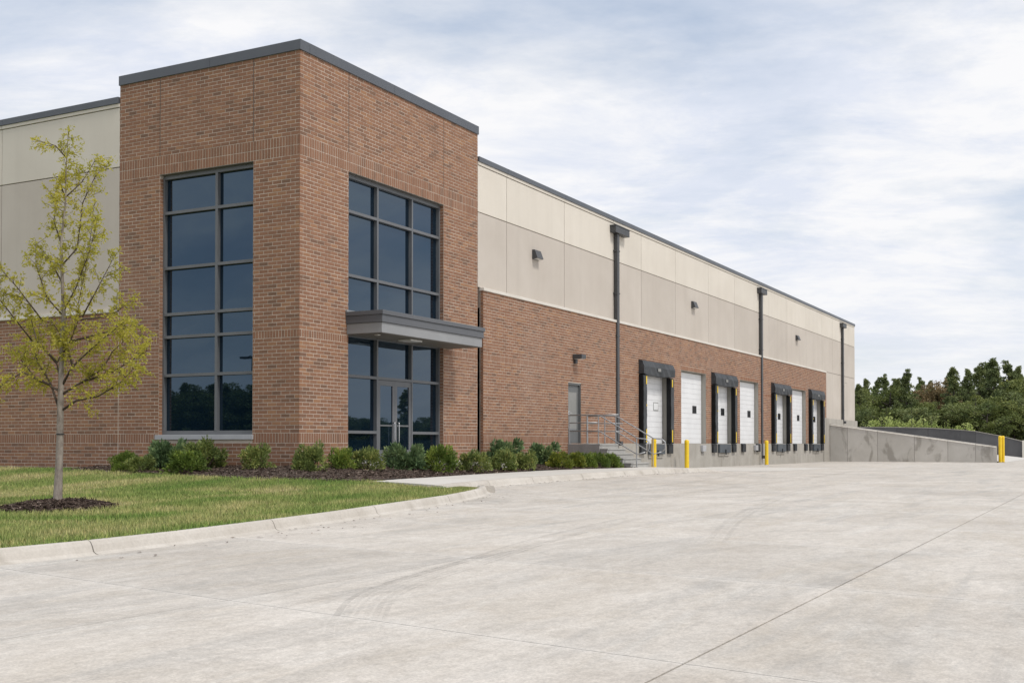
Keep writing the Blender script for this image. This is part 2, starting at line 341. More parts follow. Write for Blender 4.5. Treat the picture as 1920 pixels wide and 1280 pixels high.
def mark_mat():
    m = bpy.data.materials.new('tyre_rubber_mark'); m.use_nodes = True; nt = m.node_tree; b = nt.nodes['Principled BSDF']
    b.inputs['Base Color'].default_value = (.13,.125,.12,1); b.inputs['Roughness'].default_value = .8
    tr = N(nt, 'ShaderNodeBsdfTransparent'); mx = N(nt, 'ShaderNodeMixShader'); out = nt.nodes['Material Output']
    a = noise(nt, pos(nt), 2.2, 8, .7); at = N(nt, 'ShaderNodeAttribute', attribute_name='tint')
    fac = math_(nt, 'MULTIPLY', ramp(nt, a, [(.35,(0,0,0)),(.75,(.34,.34,.34))]), at.outputs['Fac'])
    nt.links.new(fac, mx.inputs[0]); nt.links.new(tr.outputs[0], mx.inputs[1]); nt.links.new(b.outputs[0], mx.inputs[2]); nt.links.new(mx.outputs[0], out.inputs[0]); return m
M['mark'] = mark_mat()

# ------------------------------------------------------------------ levels (z = 0 is the lot)
Z_BASE=.40; Z_DOCK=1.08; ZL1=1.317; ZM0=3.553; ZM1=3.735; ZU0=7.811; ZU1=8.284; ZCB=10.26; ZCT=10.505
ZK=5.713; ZJ=7.9625; ZR0=9.441; ZR1=9.619; ZRL0=9.784; ZRL1=9.977; ZJL=8.166; ZKL=4.52
WL=5.8166; WR=8.3673; XE=62.72; XB=53.34; CRS=.0894; JT=.0135; YV=-.10
DEPTH=36.0

BLD = empty('warehouse', (0,0,0), 'long brick and cream panel warehouse with a tall brick entrance tower and dock doors', 'warehouse')

# ------------------------------------------------------------------ the ground
def make_ground():
    g = MB(); S_ = 900
    xs = [-S_, -200, -60, 100, 200, S_]; 
    for i in range(5):
        for j in range(5):
            g.quad((xs[i],xs[j],-.16),(xs[i+1],xs[j],-.16),(xs[i+1],xs[j+1],-.16),(xs[i],xs[j+1],-.16))
    tag(g.build('ground', M['ground']), kind='structure')
make_ground()
# foot line of the lawn kerb and top line of the sidewalk kerb
TREE = (-9.75,-3.42)
K1 = [(-30,-8.1),(-22,-8.2),(-14.45,-8.24),(-13.49,-8.25),(-12.12,-8.14),(-10.32,-7.87),(-8.8,-7.62),(-7.42,-7.34),(-5.59,-6.98),(-4.3,-6.72),(-3.1,-6.40),(-2.23,-6.14),(-1.55,-5.86),(-1.10,-5.62)]
K2 = [(-2.0,-5.12),(-0.84,-4.87),(0.68,-4.62),(3.14,-4.43),(6.41,-4.22),(9.97,-4.05),(13.2,-4.12),(14.7,-4.3),(16.2,-4.5),(18,-4.7)]
def interp(poly, x):
    xs=[p[0] for p in poly]; ys=[p[1] for p in poly]; return float(np.interp(x, xs, ys))
def dense(poly, step=.4):
    out=[]
    for a,b in zip(poly, poly[1:]):
        n=max(1,int(math.hypot(b[0]-a[0],b[1]-a[1])/step))
        for k in range(n): out.append((a[0]+(b[0]-a[0])*k/n, a[1]+(b[1]-a[1])*k/n))
    out.append(poly[-1]); return out
def kerb_h(x): return .14*(1-sm((x-14.6)/3.6))

def make_lot():
    lot = empty('parking_lot', (0,0,0), kind='structure')
    base = MB(); nx, ny = 90, 40
    # filler below the slabs: follows the lot, 4 cm down, seen only in the joints
    X = np.linspace(-45, 90, nx); Y = np.concatenate([np.linspace(-70,-20,8), np.linspace(-18,.2,26)])
    for i in range(len(X)-1):
        for j in range(len(Y)-1):
            P=[(X[i],Y[j]),(X[i+1],Y[j]),(X[i+1],Y[j+1]),(X[i],Y[j+1])]
            base.face([(x,y,lot_z(x,y)-.035) for x,y in P])
    base.build('joint_filler', M['lot_joint'], lot)
    ylines = [-70,-32,-25.5,-19.2,-15.03,-11.55,-8.0,-4.6,.0]
    xl = [-45,-38,-31,-25.7,-22.45,-19.2]+[-15.95+3.25*k for k in range(0,14)]+[33,43,54.0]
    sk = lambda y: .2*(y+15)*(1 if y>-24 else 0)
    for r in range(len(ylines)-1):
        y0,y1=ylines[r],ylines[r+1]
        xs = xl if r>=2 else [-45,-20,10,54]
        for c in range(len(xs)-1):
            x0,x1=xs[c],xs[c+1]
            # dry part inside lawn / building is clipped away
            if r==6 and x1<-9.5: continue
            if r==7 and x1+sk(-4)<-2.2: continue
            far = x0>40
            wdt = .0045
            gx = wdt*.9; gyl = (.007 if abs(y0+15.03)<.01 else .004); gyh=(.007 if abs(y1+15.03)<.01 else .004)
            n = 10 if (x1-x0)<8 else 8
            m = MB(); U=np.linspace(0,1,n+1)
            def P(u,v):
                y=y0+gyl+(y1-y0-gyl-gyh)*v; s=sk(y)
                if r==1 : s=0
                a = x0+s+gx if c>0 else x0; b = x1+s-gx if c<len(xs)-2 else x1
                x=a+(b-a)*u
                if r in (6,7,5):
                    # keep off the kerbs
                    lim = 1e9
                    if x<-1.1: lim=interp(K1,x)+.06
                    elif x<18: lim=interp(K2,x)-.10
                    if r==7 and x>54.0: x=54.0
                    if y>lim: y=lim
                return (x,y,lot_z(x,y))
            ok = True
            quads=[]
            for i in range(n):
                for j in range(n):
                    q=[P(U[i],U[j]),P(U[i+1],U[j]),P(U[i+1],U[j+1]),P(U[i],U[j+1])]
                    A=abs((q[1][0]-q[0][0])*(q[3][1]-q[0][1])-(q[1][1]-q[0][1])*(q[3][0]-q[0][0]))
                    A2=abs((q[2][0]-q[1][0])*(q[2][1]-q[3][1])-(q[2][1]-q[1][1])*(q[2][0]-q[3][0]))
                    if A+A2>1e-4: quads.append(q)
            if not quads: continue
            for q in quads: m.face(q)
            # edges of the slab
            for i in range(n):
                for a,b in ((P(U[i],0),P(U[i+1],0)),(P(1,U[i]),P(1,U[i+1])),(P(U[i+1],1),P(U[i],1)),(P(0,U[i+1]),P(0,U[i]))):
                    m.face([(a[0],a[1],a[2]-.06),(b[0],b[1],b[2]-.06),b,a])
            m.build('slab', M['lot'], lot)
    # far apron beyond the ramp and to the right
    m=MB(); m.face([(54.02,-70,-.062),(140,-70,-.062),(140,-10.4,-.062),(54.02,-10.4,-.062)]); m.build('slab', M['lot'], lot)
    # tyre marks: ribbons 3 mm above the slabs
    def mark(pts, width, lines, alpha):
        k=MB(); P0=[Vector((p[0],p[1],0)) for p in pts]; P0=[2*P0[0]-P0[1]]+P0+[2*P0[-1]-P0[-2]]; q=[]
        for i in range(1,len(P0)-2):
            for t in np.linspace(0,1,max(3,int((P0[i+1]-P0[i]).length/.12)),endpoint=False):
                a,b,c,d=P0[i-1:i+3]; v=.5*((2*b)+(c-a)*t+(2*a-5*b+4*c-d)*t*t+(3*b-a-3*c+d)*t**3); q.append((v.x,v.y))
        pts=q
        for L in range(lines):
            off=(L-(lines-1)/2)*width/lines+random.uniform(-.1,.1)*width/lines; w=width/lines*random.uniform(.2,.5); lw=random.uniform(.4,1)
            for i in range(len(pts)-1):
                def O(p,q,o):
                    d=Vector((q[0]-p[0],q[1]-p[1])).normalized(); return (p[0]-d.y*o,p[1]+d.x*o)
                a,b=pts[i],pts[i+1]; c=pts[min(i+2,len(pts)-1)] if i+2<len(pts) else (2*b[0]-a[0],2*b[1]-a[1])
                q=[O(a,b,off-w),O(b,c,off-w),O(b,c,off+w),O(a,b,off+w)]
                f=min(1,i/14,(len(pts)-1-i)/14)*alpha*lw
                k.face([(x,y,lot_z(x,y)+.003) for x,y in q],0,f)
        k.build('tyre_mark', M['mark'], lot, tint=True)
    mark([(-16.3,-13.35),(-15.5,-12.8),(-14.3,-12.2),(-12.2,-11.75),(-9.5,-11.2),(-5,-10.6)], .36, 6, .9)
    mark([(-16.9,-12.05),(-14.5,-12.0),(-12,-11.6),(-8,-11.1)], .16, 3, .7)
    mark([(-17.1,-13.75),(-16.5,-13.55),(-15.6,-13.2)], .22, 5, .8)
    mark([(-14.0,-14.6),(-13.2,-14.55),(-12.2,-14.45)], .16, 3, .9)
    mark([(-10,-13.2),(-5,-12.0),(2,-10.8),(10,-10.0)], .25, 3, .6)
    mark([(-4,-9.0),(4,-8.6),(14,-8.4),(26,-7.5)], .3, 3, .8)
    mark([(2,-7.2),(10,-6.6),(20,-5.2),(28,-3.2)], .3, 3, .7)
make_lot()

def make_kerbs():
    k1 = empty('lawn_kerb', (0,0,0), kind='structure')
    prof = [(.17,.06),(.14,.128),(.06,.132),(.035,.122),(.012,.085),(-.012,.025),(-.045,.007),(-.11,-.012)]   # (inward offset, height)
    pts = dense(K1,.3)
    def seg(poly, prof, zf, name, parent, hf=lambda x:1.0, mt='kerb'):
        m=MB(); rows=[]
        for i,(x,y) in enumerate(poly):
            a=poly[max(i-1,0)]; b=poly[min(i+1,len(poly)-1)]; d=Vector((b[0]-a[0],b[1]-a[1])).normalized(); nrm=Vector((-d.y,d.x))
            rows.append([(x+nrm.x*o, y+nrm.y*o, zf(x,y)+h*hf(x)) for o,h in prof])
        for i in range(len(rows)-1):
            for j in range(len(prof)-1):
                m.quad(rows[i][j],rows[i][j+1],rows[i+1][j+1],rows[i+1][j])
        for R,rev in ((rows[0],0),(rows[-1],1)):
            c=[(p[0],p[1],p[2]) for p in R]; low=[(R[-1][0],R[-1][1],R[-1][2]-.1),(R[0][0],R[0][1],R[0][2]-.25)]
            f=c+low; m.face(f if rev else f[::-1])
        # smooth profile
        m.build(name, M[mt], parent)
    joints=[-30,-26,-22,-18,-15.8,-13.45,-10.35,-7.45,-4.4,-2.0,-1.0]
    for a,b in zip(joints,joints[1:]):
        poly=[p for p in pts if a<=p[0]<=b]; e0=(max(a,pts[0][0]),interp(K1,a)); 
        if len(poly)<2: continue
        poly=[(a+.008,interp(K1,a+.008))]+[p for p in poly if p[0]>a+.05 and p[0]<b-.05]+[(min(b,pts[-1][0])-.008,interp(K1,min(b,pts[-1][0])-.008))]
        seg(poly,prof,lot_z,'kerb_segment',k1)
    # rounded end of the lawn kerb: turned a quarter circle back towards the lawn
    e=pts[-1]; d=Vector((pts[-1][0]-pts[-3][0],pts[-1][1]-pts[-3][1])).normalized(); nrm=Vector((-d.y,d.x))
    m=MB(); cx,cy=e[0]+nrm.x*.17, e[1]+nrm.y*.17; rows=[]
    for k in range(10):
        w=math.radians(100)*k/9; v=-nrm*math.cos(w)+d*math.sin(w)
        rows.append([(cx+v.x*(.17-o), cy+v.y*(.17-o), lot_z(cx,cy)+h) for o,h in prof])
    for i in range(9):
        for j in range(len(prof)-1): m.quad(rows[i][j],rows[i][j+1],rows[i+1][j+1],rows[i+1][j])
    m.face([r[0] for r in rows]); m.face([(p[0],p[1],p[2]) for p in rows[-1]]+[(rows[-1][-1][0],rows[-1][-1][1],-.1),(rows[-1][0][0],rows[-1][0][1],-.1)])
    m.build('kerb_end', M['kerb'], k1)
    # sidewalk kerb
    k2 = empty('sidewalk_kerb', (0,0,0), kind='structure')
    prof2=[(.16,1.0),(.03,1.0),(-.01,.93),(-.04,.6),(-.07,.14),(-.10,.05),(-.17,-.12)]
    p2=dense(K2,.3); j2=[-2.0,.72,3.2,6.5,9.8,12.4,14.6,16.4,18]
    for a,b in zip(j2,j2[1:]):
        poly=[(a+.008,interp(K2,a+.008))]+[p for p in p2 if a+.05<p[0]<b-.05]+[(b-.008,interp(K2,b-.008))]
        seg(poly,prof2,lot_z,'kerb_segment',k2,lambda x:max(.006,kerb_h(x)))
make_kerbs()

BACK = [(-1.53,-2.96),(-0.34,-2.9),(0.82,-2.85),(3.35,-2.48),(5.63,-2.29),(8.21,-2.05),(10.69,-2.13),(12.7,-2.61),(14.4,-2.7)]
def make_sidewalk():
    sw = empty('sidewalk', (0,0,0), kind='structure')
    xs=[-2.0,.72,3.2,6.5,9.8,12.4,14.45,16.2]
    def front(x): return interp(K2,x)+.16
    def back(x): return interp(BACK,x) if x<14.45 else -.1
    for a,b in zip(xs,xs[1:]):
        m=MB(); n=8; U=[a+.006+(b-a-.012)*i/n for i in range(n+1)]
        def P(x,v):
            y=front(x)+(back(x)-front(x))*v
            if x<-1.3: y=front(x)+(min(back(x),-2.96)-front(x))*v; x=x+ .5*v*max(0,(-1.3-x)/.7)
            return (x,y,lot_z(x,y)+kerb_h(x)-.001)
        for i in range(n):
            for j in range(n): m.face([P(U[i],j/n),P(U[i+1],j/n),P(U[i+1],(j+1)/n),P(U[i],(j+1)/n)])
        for i in range(n):
            for p,q in ((P(U[i],0),P(U[i+1],0)),(P(U[n],i/n),P(U[n],(i+1)/n)),(P(U[i+1],1),P(U[i],1)),(P(U[0],(i+1)/n),P(U[0],i/n))):
                m.face([(p[0],p[1],p[2]-.15),(q[0],q[1],q[2]-.15),q,p])
        m.build('slab',M['walk'],sw)
    # apron sloping down to the dock wall
    m=MB(); n=14
    for i in range(n):
        for j in range(8):
            def P(u,v):
                x=16.212+u*14; y=(-4.5-.2*u*6)+( -.1-(-4.5-.2*u*6))*v
                if x<18: y=max(y,interp(K2,x)+.16)
                return (x,y,lot_z(x,y)+max(.004,kerb_h(x)-.001)*(1 if x<18.2 else 1))
            m.face([P(i/n,j/8),P((i+1)/n,j/8),P((i+1)/n,(j+1)/8),P(i/n,(j+1)/8)])
    m.build('slab',M['walk'],sw)
    # entry slabs in front of the glass doors
    m=MB(); m.box(1.95,6.6,-.62,.30,.3,.60); m.build('entry_slab',M['walk'],sw,bevel=.01)
    m=MB(); m.box(6.61,8.5,-1.45,-.0,.25,.53); m.build('entry_slab',M['walk'],sw,bevel=.01)
make_sidewalk()

# lawn and planting bed: one height field, split along the bed edge
BEDLINE = [(-1.45,6.2),(-1.62,5.2),(-1.70,4.46),(-1.87,3.58),(-2.04,2.78),(-2.12,2.22),(-2.36,0.92),(-2.60,-0.6),(-2.42,-1.89),(-2.15,-2.6),(-1.75,-3.05)]
def in_bed(x, y):
    if y>5.9 or x>14.45: return False
    if x>=-1.5 and y<interp(BACK,x): return False
    if y<-3.0: return False
    ys=[p[1] for p in BEDLINE][::-1]; xs_=[p[0] for p in BEDLINE][::-1]
    return x>float(np.interp(y,ys,xs_)) and (x<0 or y<0)
def in_lawn(x, y):
    if in_bed(x,y) or (x>0 and y>0): return False
    if x>-1.1: 
        return False
    if y<interp(K1,x)+.10: return False
    if x>-2.0 and y<-2.9:
        # strip left of the sidewalk
        return x < -1.5-.28*(-3-y) and y>interp(K1,x)+.10 and not(-5.1<y<-2.9 and x>-1.55-.22*(-2.96-y))
    return True
def make_lawn():
    lawn=MB(); bed=MB(); st=.2
    X=np.arange(-34,14.6,st); Y=np.arange(-8.4,24,st)
    gz={}
    def G(i,j):
        if (i,j) not in gz: gz[(i,j)]=ground_z(X[i],Y[j])
        return gz[(i,j)]
    for i in range(len(X)-1):
        for j in range(len(Y)-1):
            cx,cy=X[i]+st/2,Y[j]+st/2
            if cx>0.15 and cy>0.15: continue
            if cy>8 and cx>0.15: continue
            b=in_bed(cx,cy)
            if not b and (cx>-.9): continue
            if not b and Y[j+1]<min(interp(K1,X[i]),interp(K1,X[i+1]))+.12: continue
            dz = 0 if b else -.012
            f=[]
            for ii,jj in ((i,j),(i+1,j),(i+1,j+1),(i,j+1)):
                yy=Y[jj]; zz=G(ii,jj)+dz
                if not b and yy<interp(K1,X[ii])+.12: yy=interp(K1,X[ii])+.12; zz=min(ground_z(X[ii],yy),lot_z(X[ii],yy)+.122)
                f.append((X[ii],yy,zz))
            (bed if b else lawn).face(f)
    tag(lawn.build('lawn',M['turf'],smooth=True),kind='structure')
    tag(bed.build('planting_bed',M['soil'],smooth=True),kind='structure')
    # grass blades
    cand=[]
    n=420000
    px=RNG.uniform(-17,-1.0,n); py=RNG.uniform(-8.3,14,n)
    dist=np.hypot(px-CAM[0],py-CAM[1])
    keep=RNG.random(n)<np.clip(1.0-(dist-10)/32,.3,1.0)
    # roughly the view wedge
    ang=np.arctan2(px-CAM[0],py-CAM[1]); keep&=(ang<1.3)&(ang>.46)
    px,py=px[keep],py[keep]
    P=[]
    for x,y in zip(px,py):
        if in_lawn(x,y) and ((x-TREE[0])*.469-(y-TREE[1])*.883)**2/.70**2+((x-TREE[0])*.883+(y-TREE[1])*.469)**2/1.0**2>1.0: P.append((x,y,ground_z(x,y)))
    P=np.array(P); k=len(P)
    nz=np.sin(P[:,0]*1.3+np.sin(P[:,1]*.9)*2)+np.sin(P[:,1]*1.7+P[:,0]*.4)
    h=RNG.uniform(.025,.06,k)*(1+.25*nz*.5); a=RNG.uniform(0,2*np.pi,k); ln=RNG.uniform(.0,.045,k); w=RNG.uniform(.004,.008,k)*(1+dist.mean()*0)
    la=RNG.uniform(0,2*np.pi,k)
    V=np.zeros((k,3,3)); dx=np.cos(a)*w; dy=np.sin(a)*w
    V[:,0]=P+np.c_[dx,dy,np.full(k,-.015)]; V[:,1]=P-np.c_[dx,dy,np.full(k,.015)]
    V[:,2]=P+np.c_[np.cos(la)*ln,np.sin(la)*ln,h]
    o=np_mesh('grass',V.reshape(-1,3),np.arange(3*k).reshape(-1,3),M['grass'],tint=RNG.random(k)); tag(o,kind='stuff')
    # mulch chips over the bed and round the tree
    C=[]
    while len(C)<15000:
        x=random.uniform(-2.7,14.4); y=random.uniform(-3.1,6)
        if in_bed(x,y): C.append((x,y,ground_z(x,y)+random.uniform(.0,.03)))
    ring=[]
    for _ in range(4200):
        r=math.sqrt(random.random()); t=random.uniform(0,2*math.pi)
        a=.76*r*math.cos(t)*random.uniform(.85,1.12); b=1.05*r*math.sin(t)*random.uniform(.85,1.12); x=TREE[0]+a*.469+b*.883; y=TREE[1]-a*.883+b*.469
        ring.append((x,y,ground_z(x,y)+.11*(1-r*r)+random.uniform(-.01,.025)))
    def chips(P,name,parent=None):
        P=np.array(P); k=len(P); d=RNG.normal(size=(k,3)); d[:,2]*=.35; d/=np.linalg.norm(d,axis=1)[:,None]
        e=np.cross(d,RNG.normal(size=(k,3))); e/=np.linalg.norm(e,axis=1)[:,None]
        L=RNG.uniform(.015,.05,k)[:,None]; Wd=RNG.uniform(.005,.014,k)[:,None]
        V=np.stack([P-d*L-e*Wd,P+d*L-e*Wd*.6,P+d*L+e*Wd,P-d*L+e*Wd*.7],1)
        return np_mesh(name,V.reshape(-1,3),np.arange(4*k).reshape(-1,4),M['mulch'],parent,tint=RNG.random(k)**1.5)
    tag(chips(C,'bed_mulch'),kind='stuff'); tag(chips(ring,'tree_mulch'),kind='stuff')
    # mound of soil below the chips of the tree ring
    m=MB(); rows=[]
    for i in range(7):
        r=i/6; rows.append([(TREE[0]+.74*r*math.cos(2*math.pi*j/24)*.469+1.0*r*math.sin(2*math.pi*j/24)*.883,TREE[1]-.74*r*math.cos(2*math.pi*j/24)*.883+1.0*r*math.sin(2*math.pi*j/24)*.469,ground_z(*TREE)+.10*(1-r*r)-.012) for j in range(24)])
    for i in range(6):
        for j in range(24): m.quad(rows[i][j],rows[i+1][j],rows[i+1][(j+1)%24],rows[i][(j+1)%24])
    tag(m.build('mulch_ring',M['soil'],smooth=True),kind='structure')
make_lawn()
def litter():
    P=[]
    for _ in range(260):
        if random.random()<.75:
            x=random.uniform(-.5,16.5); y=interp(K2,x)-.19-abs(random.gauss(0,.07))
        else:
            x=random.uniform(-14,-1.3); y=interp(K1,x)-.13-abs(random.gauss(0,.25))
        P.append((x,y,lot_z(x,y)+.008))
    P=np.array(P); k=len(P); a=RNG.uniform(0,6.28,k); L=RNG.uniform(.012,.035,k)
    V=np.stack([P+np.c_[np.cos(a+q)*L*f,np.sin(a+q)*L*f,RNG.uniform(0,.012,k)] for q,f in ((0,1),(1.3,.5),(3.1,1),(4.6,.5))],1)
    tag(np_mesh('leaf_litter',V.reshape(-1,3),np.arange(4*k).reshape(-1,4),M['mulch'],tint=RNG.uniform(.4,1,k)),kind='stuff')
litter()

# ------------------------------------------------------------------ brick walls
BR=[]   # (plane, plane coordinate, u, z, w, h, depth)
def clip_holes(u0,u1,z0,z1,holes):
    """pieces of the span u0..u1 left by holes at this height"""
    segs=[(u0,u1)]
    for a,b,c,d in holes:
        if z1<=c+.01 or z0>=d-.01: continue
        ns=[]
        for s,e in segs:
            if b<=s or a>=e: ns.append((s,e)); continue
            if a-s>.03: ns.append((s,a))
            if e-b>.03: ns.append((b,e))
        segs=ns
    return segs
def courses(plane,pc,u0,u1,z0,n,holes=(),L=.268,ch=CRS,off=0,breaks=()):
    for k in range(n):
        z=z0+k*ch
        spans=[u0]+[b for b in breaks if u0<b<u1]+[u1]
        for s0,s1 in zip(spans,spans[1:]):
            for a,b in clip_holes(s0+(.006 if s0 in breaks else 0),s1-(.006 if s1 in breaks else 0),z,z+ch,holes):
                st=math.floor((a-u0)/L)*L+u0+((k+off)%2)*L/2-L; x=st
                while x<b-.02:
                    l=L
                    # a few half bricks, as laid
                    x0,x1=max(x,a),min(x+l,b)
                    if x1-x0>.035: BR.append((plane,pc,(x0+x1)/2,z+ch/2,x1-x0-JT,ch-JT,0))
                    x+=l
def soldier(plane,pc,u0,u1,z0,z1,holes=(),w=CRS,breaks=()):
    spans=[u0]+[b for b in breaks if u0<b<u1]+[u1]
    for s0,s1 in zip(spans,spans[1:]):
        for a,b in clip_holes(s0,s1,z0,z1,holes):
            n=max(1,round((b-a)/w)); ww=(b-a)/n
            for k in range(n): BR.append((plane,pc,a+(k+.5)*ww,(z0+z1)/2,ww-JT,z1-z0-JT,2 if (plane=='R' and pc!=0.0) else 1))
def mortar(plane,pc,u0,u1,z0,z1,holes,name='brick_wall',extra=None):
    us=sorted({u0,u1}|{min(max(h[i],u0),u1) for h in holes for i in (0,1)}); zs=sorted({z0,z1}|{min(max(h[i],z0),z1) for h in holes for i in (2,3)})
    m=MB(); p=pc+.003
    for i in range(len(us)-1):
        for j in range(len(zs)-1):
            cu,cz=(us[i]+us[i+1])/2,(zs[j]+zs[j+1])/2
            if any(h[0]<cu<h[1] and h[2]<cz<h[3] for h in holes): continue
            if plane=='R': m.quad((us[i],p,zs[j]),(us[i+1],p,zs[j]),(us[i+1],p,zs[j+1]),(us[i],p,zs[j+1]))
            else: m.quad((p,us[i+1],zs[j]),(p,us[i],zs[j]),(p,us[i],zs[j+1]),(p,us[i+1],zs[j+1]))
    if extra: extra(m)
    return m.build(name,M['mortar'],BLD)
# tower, right face
H_SF=(1.918,6.43,.60,ZU0); H_WIN=(1.395,4.416,1.285,ZU0)
HSd=(H_SF[0]-.0,H_SF[1],.0,ZU0)
for plane,U,H,brk in (('R',WR,[(1.918,6.43,.0,ZU0)],(1.918,6.43)),('L',WL,[(1.395,4.416,1.17,ZU0)],(1.395,4.416))):
    courses(plane,0.0,0.0,U,Z_DOCK-8*CRS,8,H)
    soldier(plane,0.0,0.0,U,Z_DOCK,ZL1,H)
    courses(plane,0.0,0.0,U,ZL1,25,H,ch=(ZM0-ZL1)/25)
    soldier(plane,0.0,0.0,U,ZM0,ZM1,H)
    courses(plane,0.0,0.0,U,ZM1,45,H,ch=(ZU0-ZM1)/45)
    zz=(ZU0+ZU1)/2
    soldier(plane,0.0,0.0,U,ZU0,zz,breaks=brk); soldier(plane,0.0,0.0,U,zz,ZU1,breaks=brk)
    courses(plane,0.0,0.0,U,ZU1,22,(),ch=(ZCB-ZU1)/22,breaks=brk)
mortar('R',0.0,0.010,WR,.3,ZCB,[(1.918,6.43,.3,ZU0)])
mortar('L',0.0,0.010,WL,.3,ZCB,[(1.395,4.416,1.17,ZU0)])
# sealant lines in the upper control joints, and the light joint between tower and left wing
for u in (1.918,6.43):
    m=MB(); m.box(u-.007,u+.007,-.0025,.009,ZU1,ZCB); m.build('control_joint',M['sealant'],BLD)
for u in (1.395,4.416):
    m=MB(); m.box(-.0025,.009,u-.007,u+.007,ZU1,ZCB); m.build('control_joint',M['sealant'],BLD)
# reveals of the two big openings: far jambs in brick, heads in grey metal
def reveal():
    R=.118
    # storefront right jamb faces -X
    for k in range(int((ZU0-.55)/CRS)):
        z=.55+k*CRS; BR.append(('J',6.43,(R)/2+.004,z+CRS/2,R-.008,CRS-JT,0))
    for k in range(int((ZU0-1.285)/CRS)):
        z=1.285+k*CRS; BR.append(('K',4.416,(R)/2+.004,z+CRS/2,R-.008,CRS-JT,0))
    for q in (((6.435,.005,.3),(6.435,.34,.3),(6.435,.34,ZU0),(6.435,.005,ZU0)),((.005,4.421,1.17),(.005,4.421,ZU0),(.34,4.421,ZU0),(.34,4.421,1.17)),
              ((1.913,.005,.3),(1.913,.005,ZU0),(1.913,.34,ZU0),(1.913,.34,.3)),((.005,1.39,1.17),(.34,1.39,1.17),(.34,1.39,ZU0),(.005,1.39,ZU0))):
        m=MB(); m.quad(*q); m.build('reveal',M['mortar'],BLD)
    h=MB(); h.box(1.918,6.43,.012,.30,ZU0-.012,ZU0+.01); h.build('lintel',M['soffit'],BLD)
    h=MB(); h.box(.012,.30,1.395,4.416,ZU0-.012,ZU0+.01); h.build('lintel',M['soffit'],BLD)
reveal()
# left wing brick
YE=26.0
for (z0,n,ch) in ((Z_DOCK-8*CRS,8,CRS),(ZL1,25,(ZM0-ZL1)/25),(ZM1,8,(ZKL-.09-ZM1)/8)): courses('L',0.0,WL+.012,11.4 if n else 0,z0,n,(),ch=ch,off=1)
soldier('L',0.0,WL+.012,11.4,Z_DOCK,ZL1); soldier('L',0.0,WL+.012,11.4,ZM0,ZM1)
mortar('L',0.0,WL,YE,.1,ZKL-.08,[])
# long wall
DOORS=[(21.25,24.2),(25.9,29.23),(30.25,33.15),(34.5,37.77),(40.5,43.45),(44.73,47.93),(48.9,51.75)]
ZDT=4.25
HD=[(a,b,Z_DOCK-.2,ZDT) for a,b in DOORS]; MAN=(14.47,15.52,Z_DOCK,3.17)
HL=HD+[MAN]
X0=WR+.16
courses('R',YV,X0,16.4,Z_DOCK-8*CRS,8,[]); soldier('R',YV,X0,XB,Z_DOCK,ZL1,HL)
courses('R',YV,X0,XB,ZL1,25,HL,ch=(ZM0-ZL1)/25); soldier('R',YV,X0,XB,ZM0,ZM1,HL)
HLint=HL+[(a-.02,b+.02,ZDT,ZDT+.2) for i,(a,b) in enumerate(DOORS) if i in (1,3,5)]
courses('R',YV,X0,XB,ZM1,21,HLint,ch=(ZK-.09-ZM1)/21)
for i in (1,3,5): soldier('R',YV,DOORS[i][0]-.02,DOORS[i][1]+.02,ZDT,ZDT+.2)
def wallend(m):
    m.quad((X0+.01,YV+.01,.1),(X0+.01,YV+.01,ZK-.09),(X0+.01,.03,ZK-.09),(X0+.01,.03,.1)); m.quad((XB,YV+.01,Z_DOCK),(XB,.03,Z_DOCK),(XB,.03,ZK-.09),(XB,YV+.01,ZK-.09))
mortar('R',YV,X0+.01,XB,.1,ZK-.09,HL+[(16.4,60,0,Z_DOCK-.001)],extra=wallend)
for k in range(57):
    z=.55+k*.0894
    BR.append(('E',X0,YV/2+.0,z+CRS/2,-YV-.01,CRS-JT,0))
# turn the list into bricks: the 300 that show largest as objects, the rest joined per wall
YAW=1.0820; FWD=Vector((math.sin(YAW),math.cos(YAW),0)); RGT=Vector((math.cos(YAW),-math.sin(YAW),0)); CV=Vector(CAM)
def scr(p):
    d=Vector(p)-CV; z=d.dot(FWD); return (960+2154*d.dot(RGT)/z, 829-2154*d.z/z, z)
def brick_geo(b):
    pl,pc,u,z,w,h,_=b
    if pl=='R': return (u,pc,z),(w,.02,h)
    if pl=='L': return (pc,u,z),(.02,w,h)
    if pl=='J': return (pc,u,z),(.02,w,h)        # faces -X
    if pl=='K': return (u,pc,z),(w,.02,h)        # faces -Y
    if pl=='E': return (pc,u,z),(.02,w,h)
def brick_area(b):
    (x,y,z),(sx,sy,sz)=brick_geo(b)
    if b[0] in 'LR':
        e=(0,b[4]/2) if b[0]=='L' else (b[4]/2,0)
        p=scr((x-e[0],y-e[1],z)); q=scr((x+e[0],y+e[1],z))
        if not(0<p[0]<1920 and 0<q[0]<1920): return 0
        if 1.9*0<0: return 0
        return abs(q[0]-p[0])*b[5]*2154/p[2]
    return 0
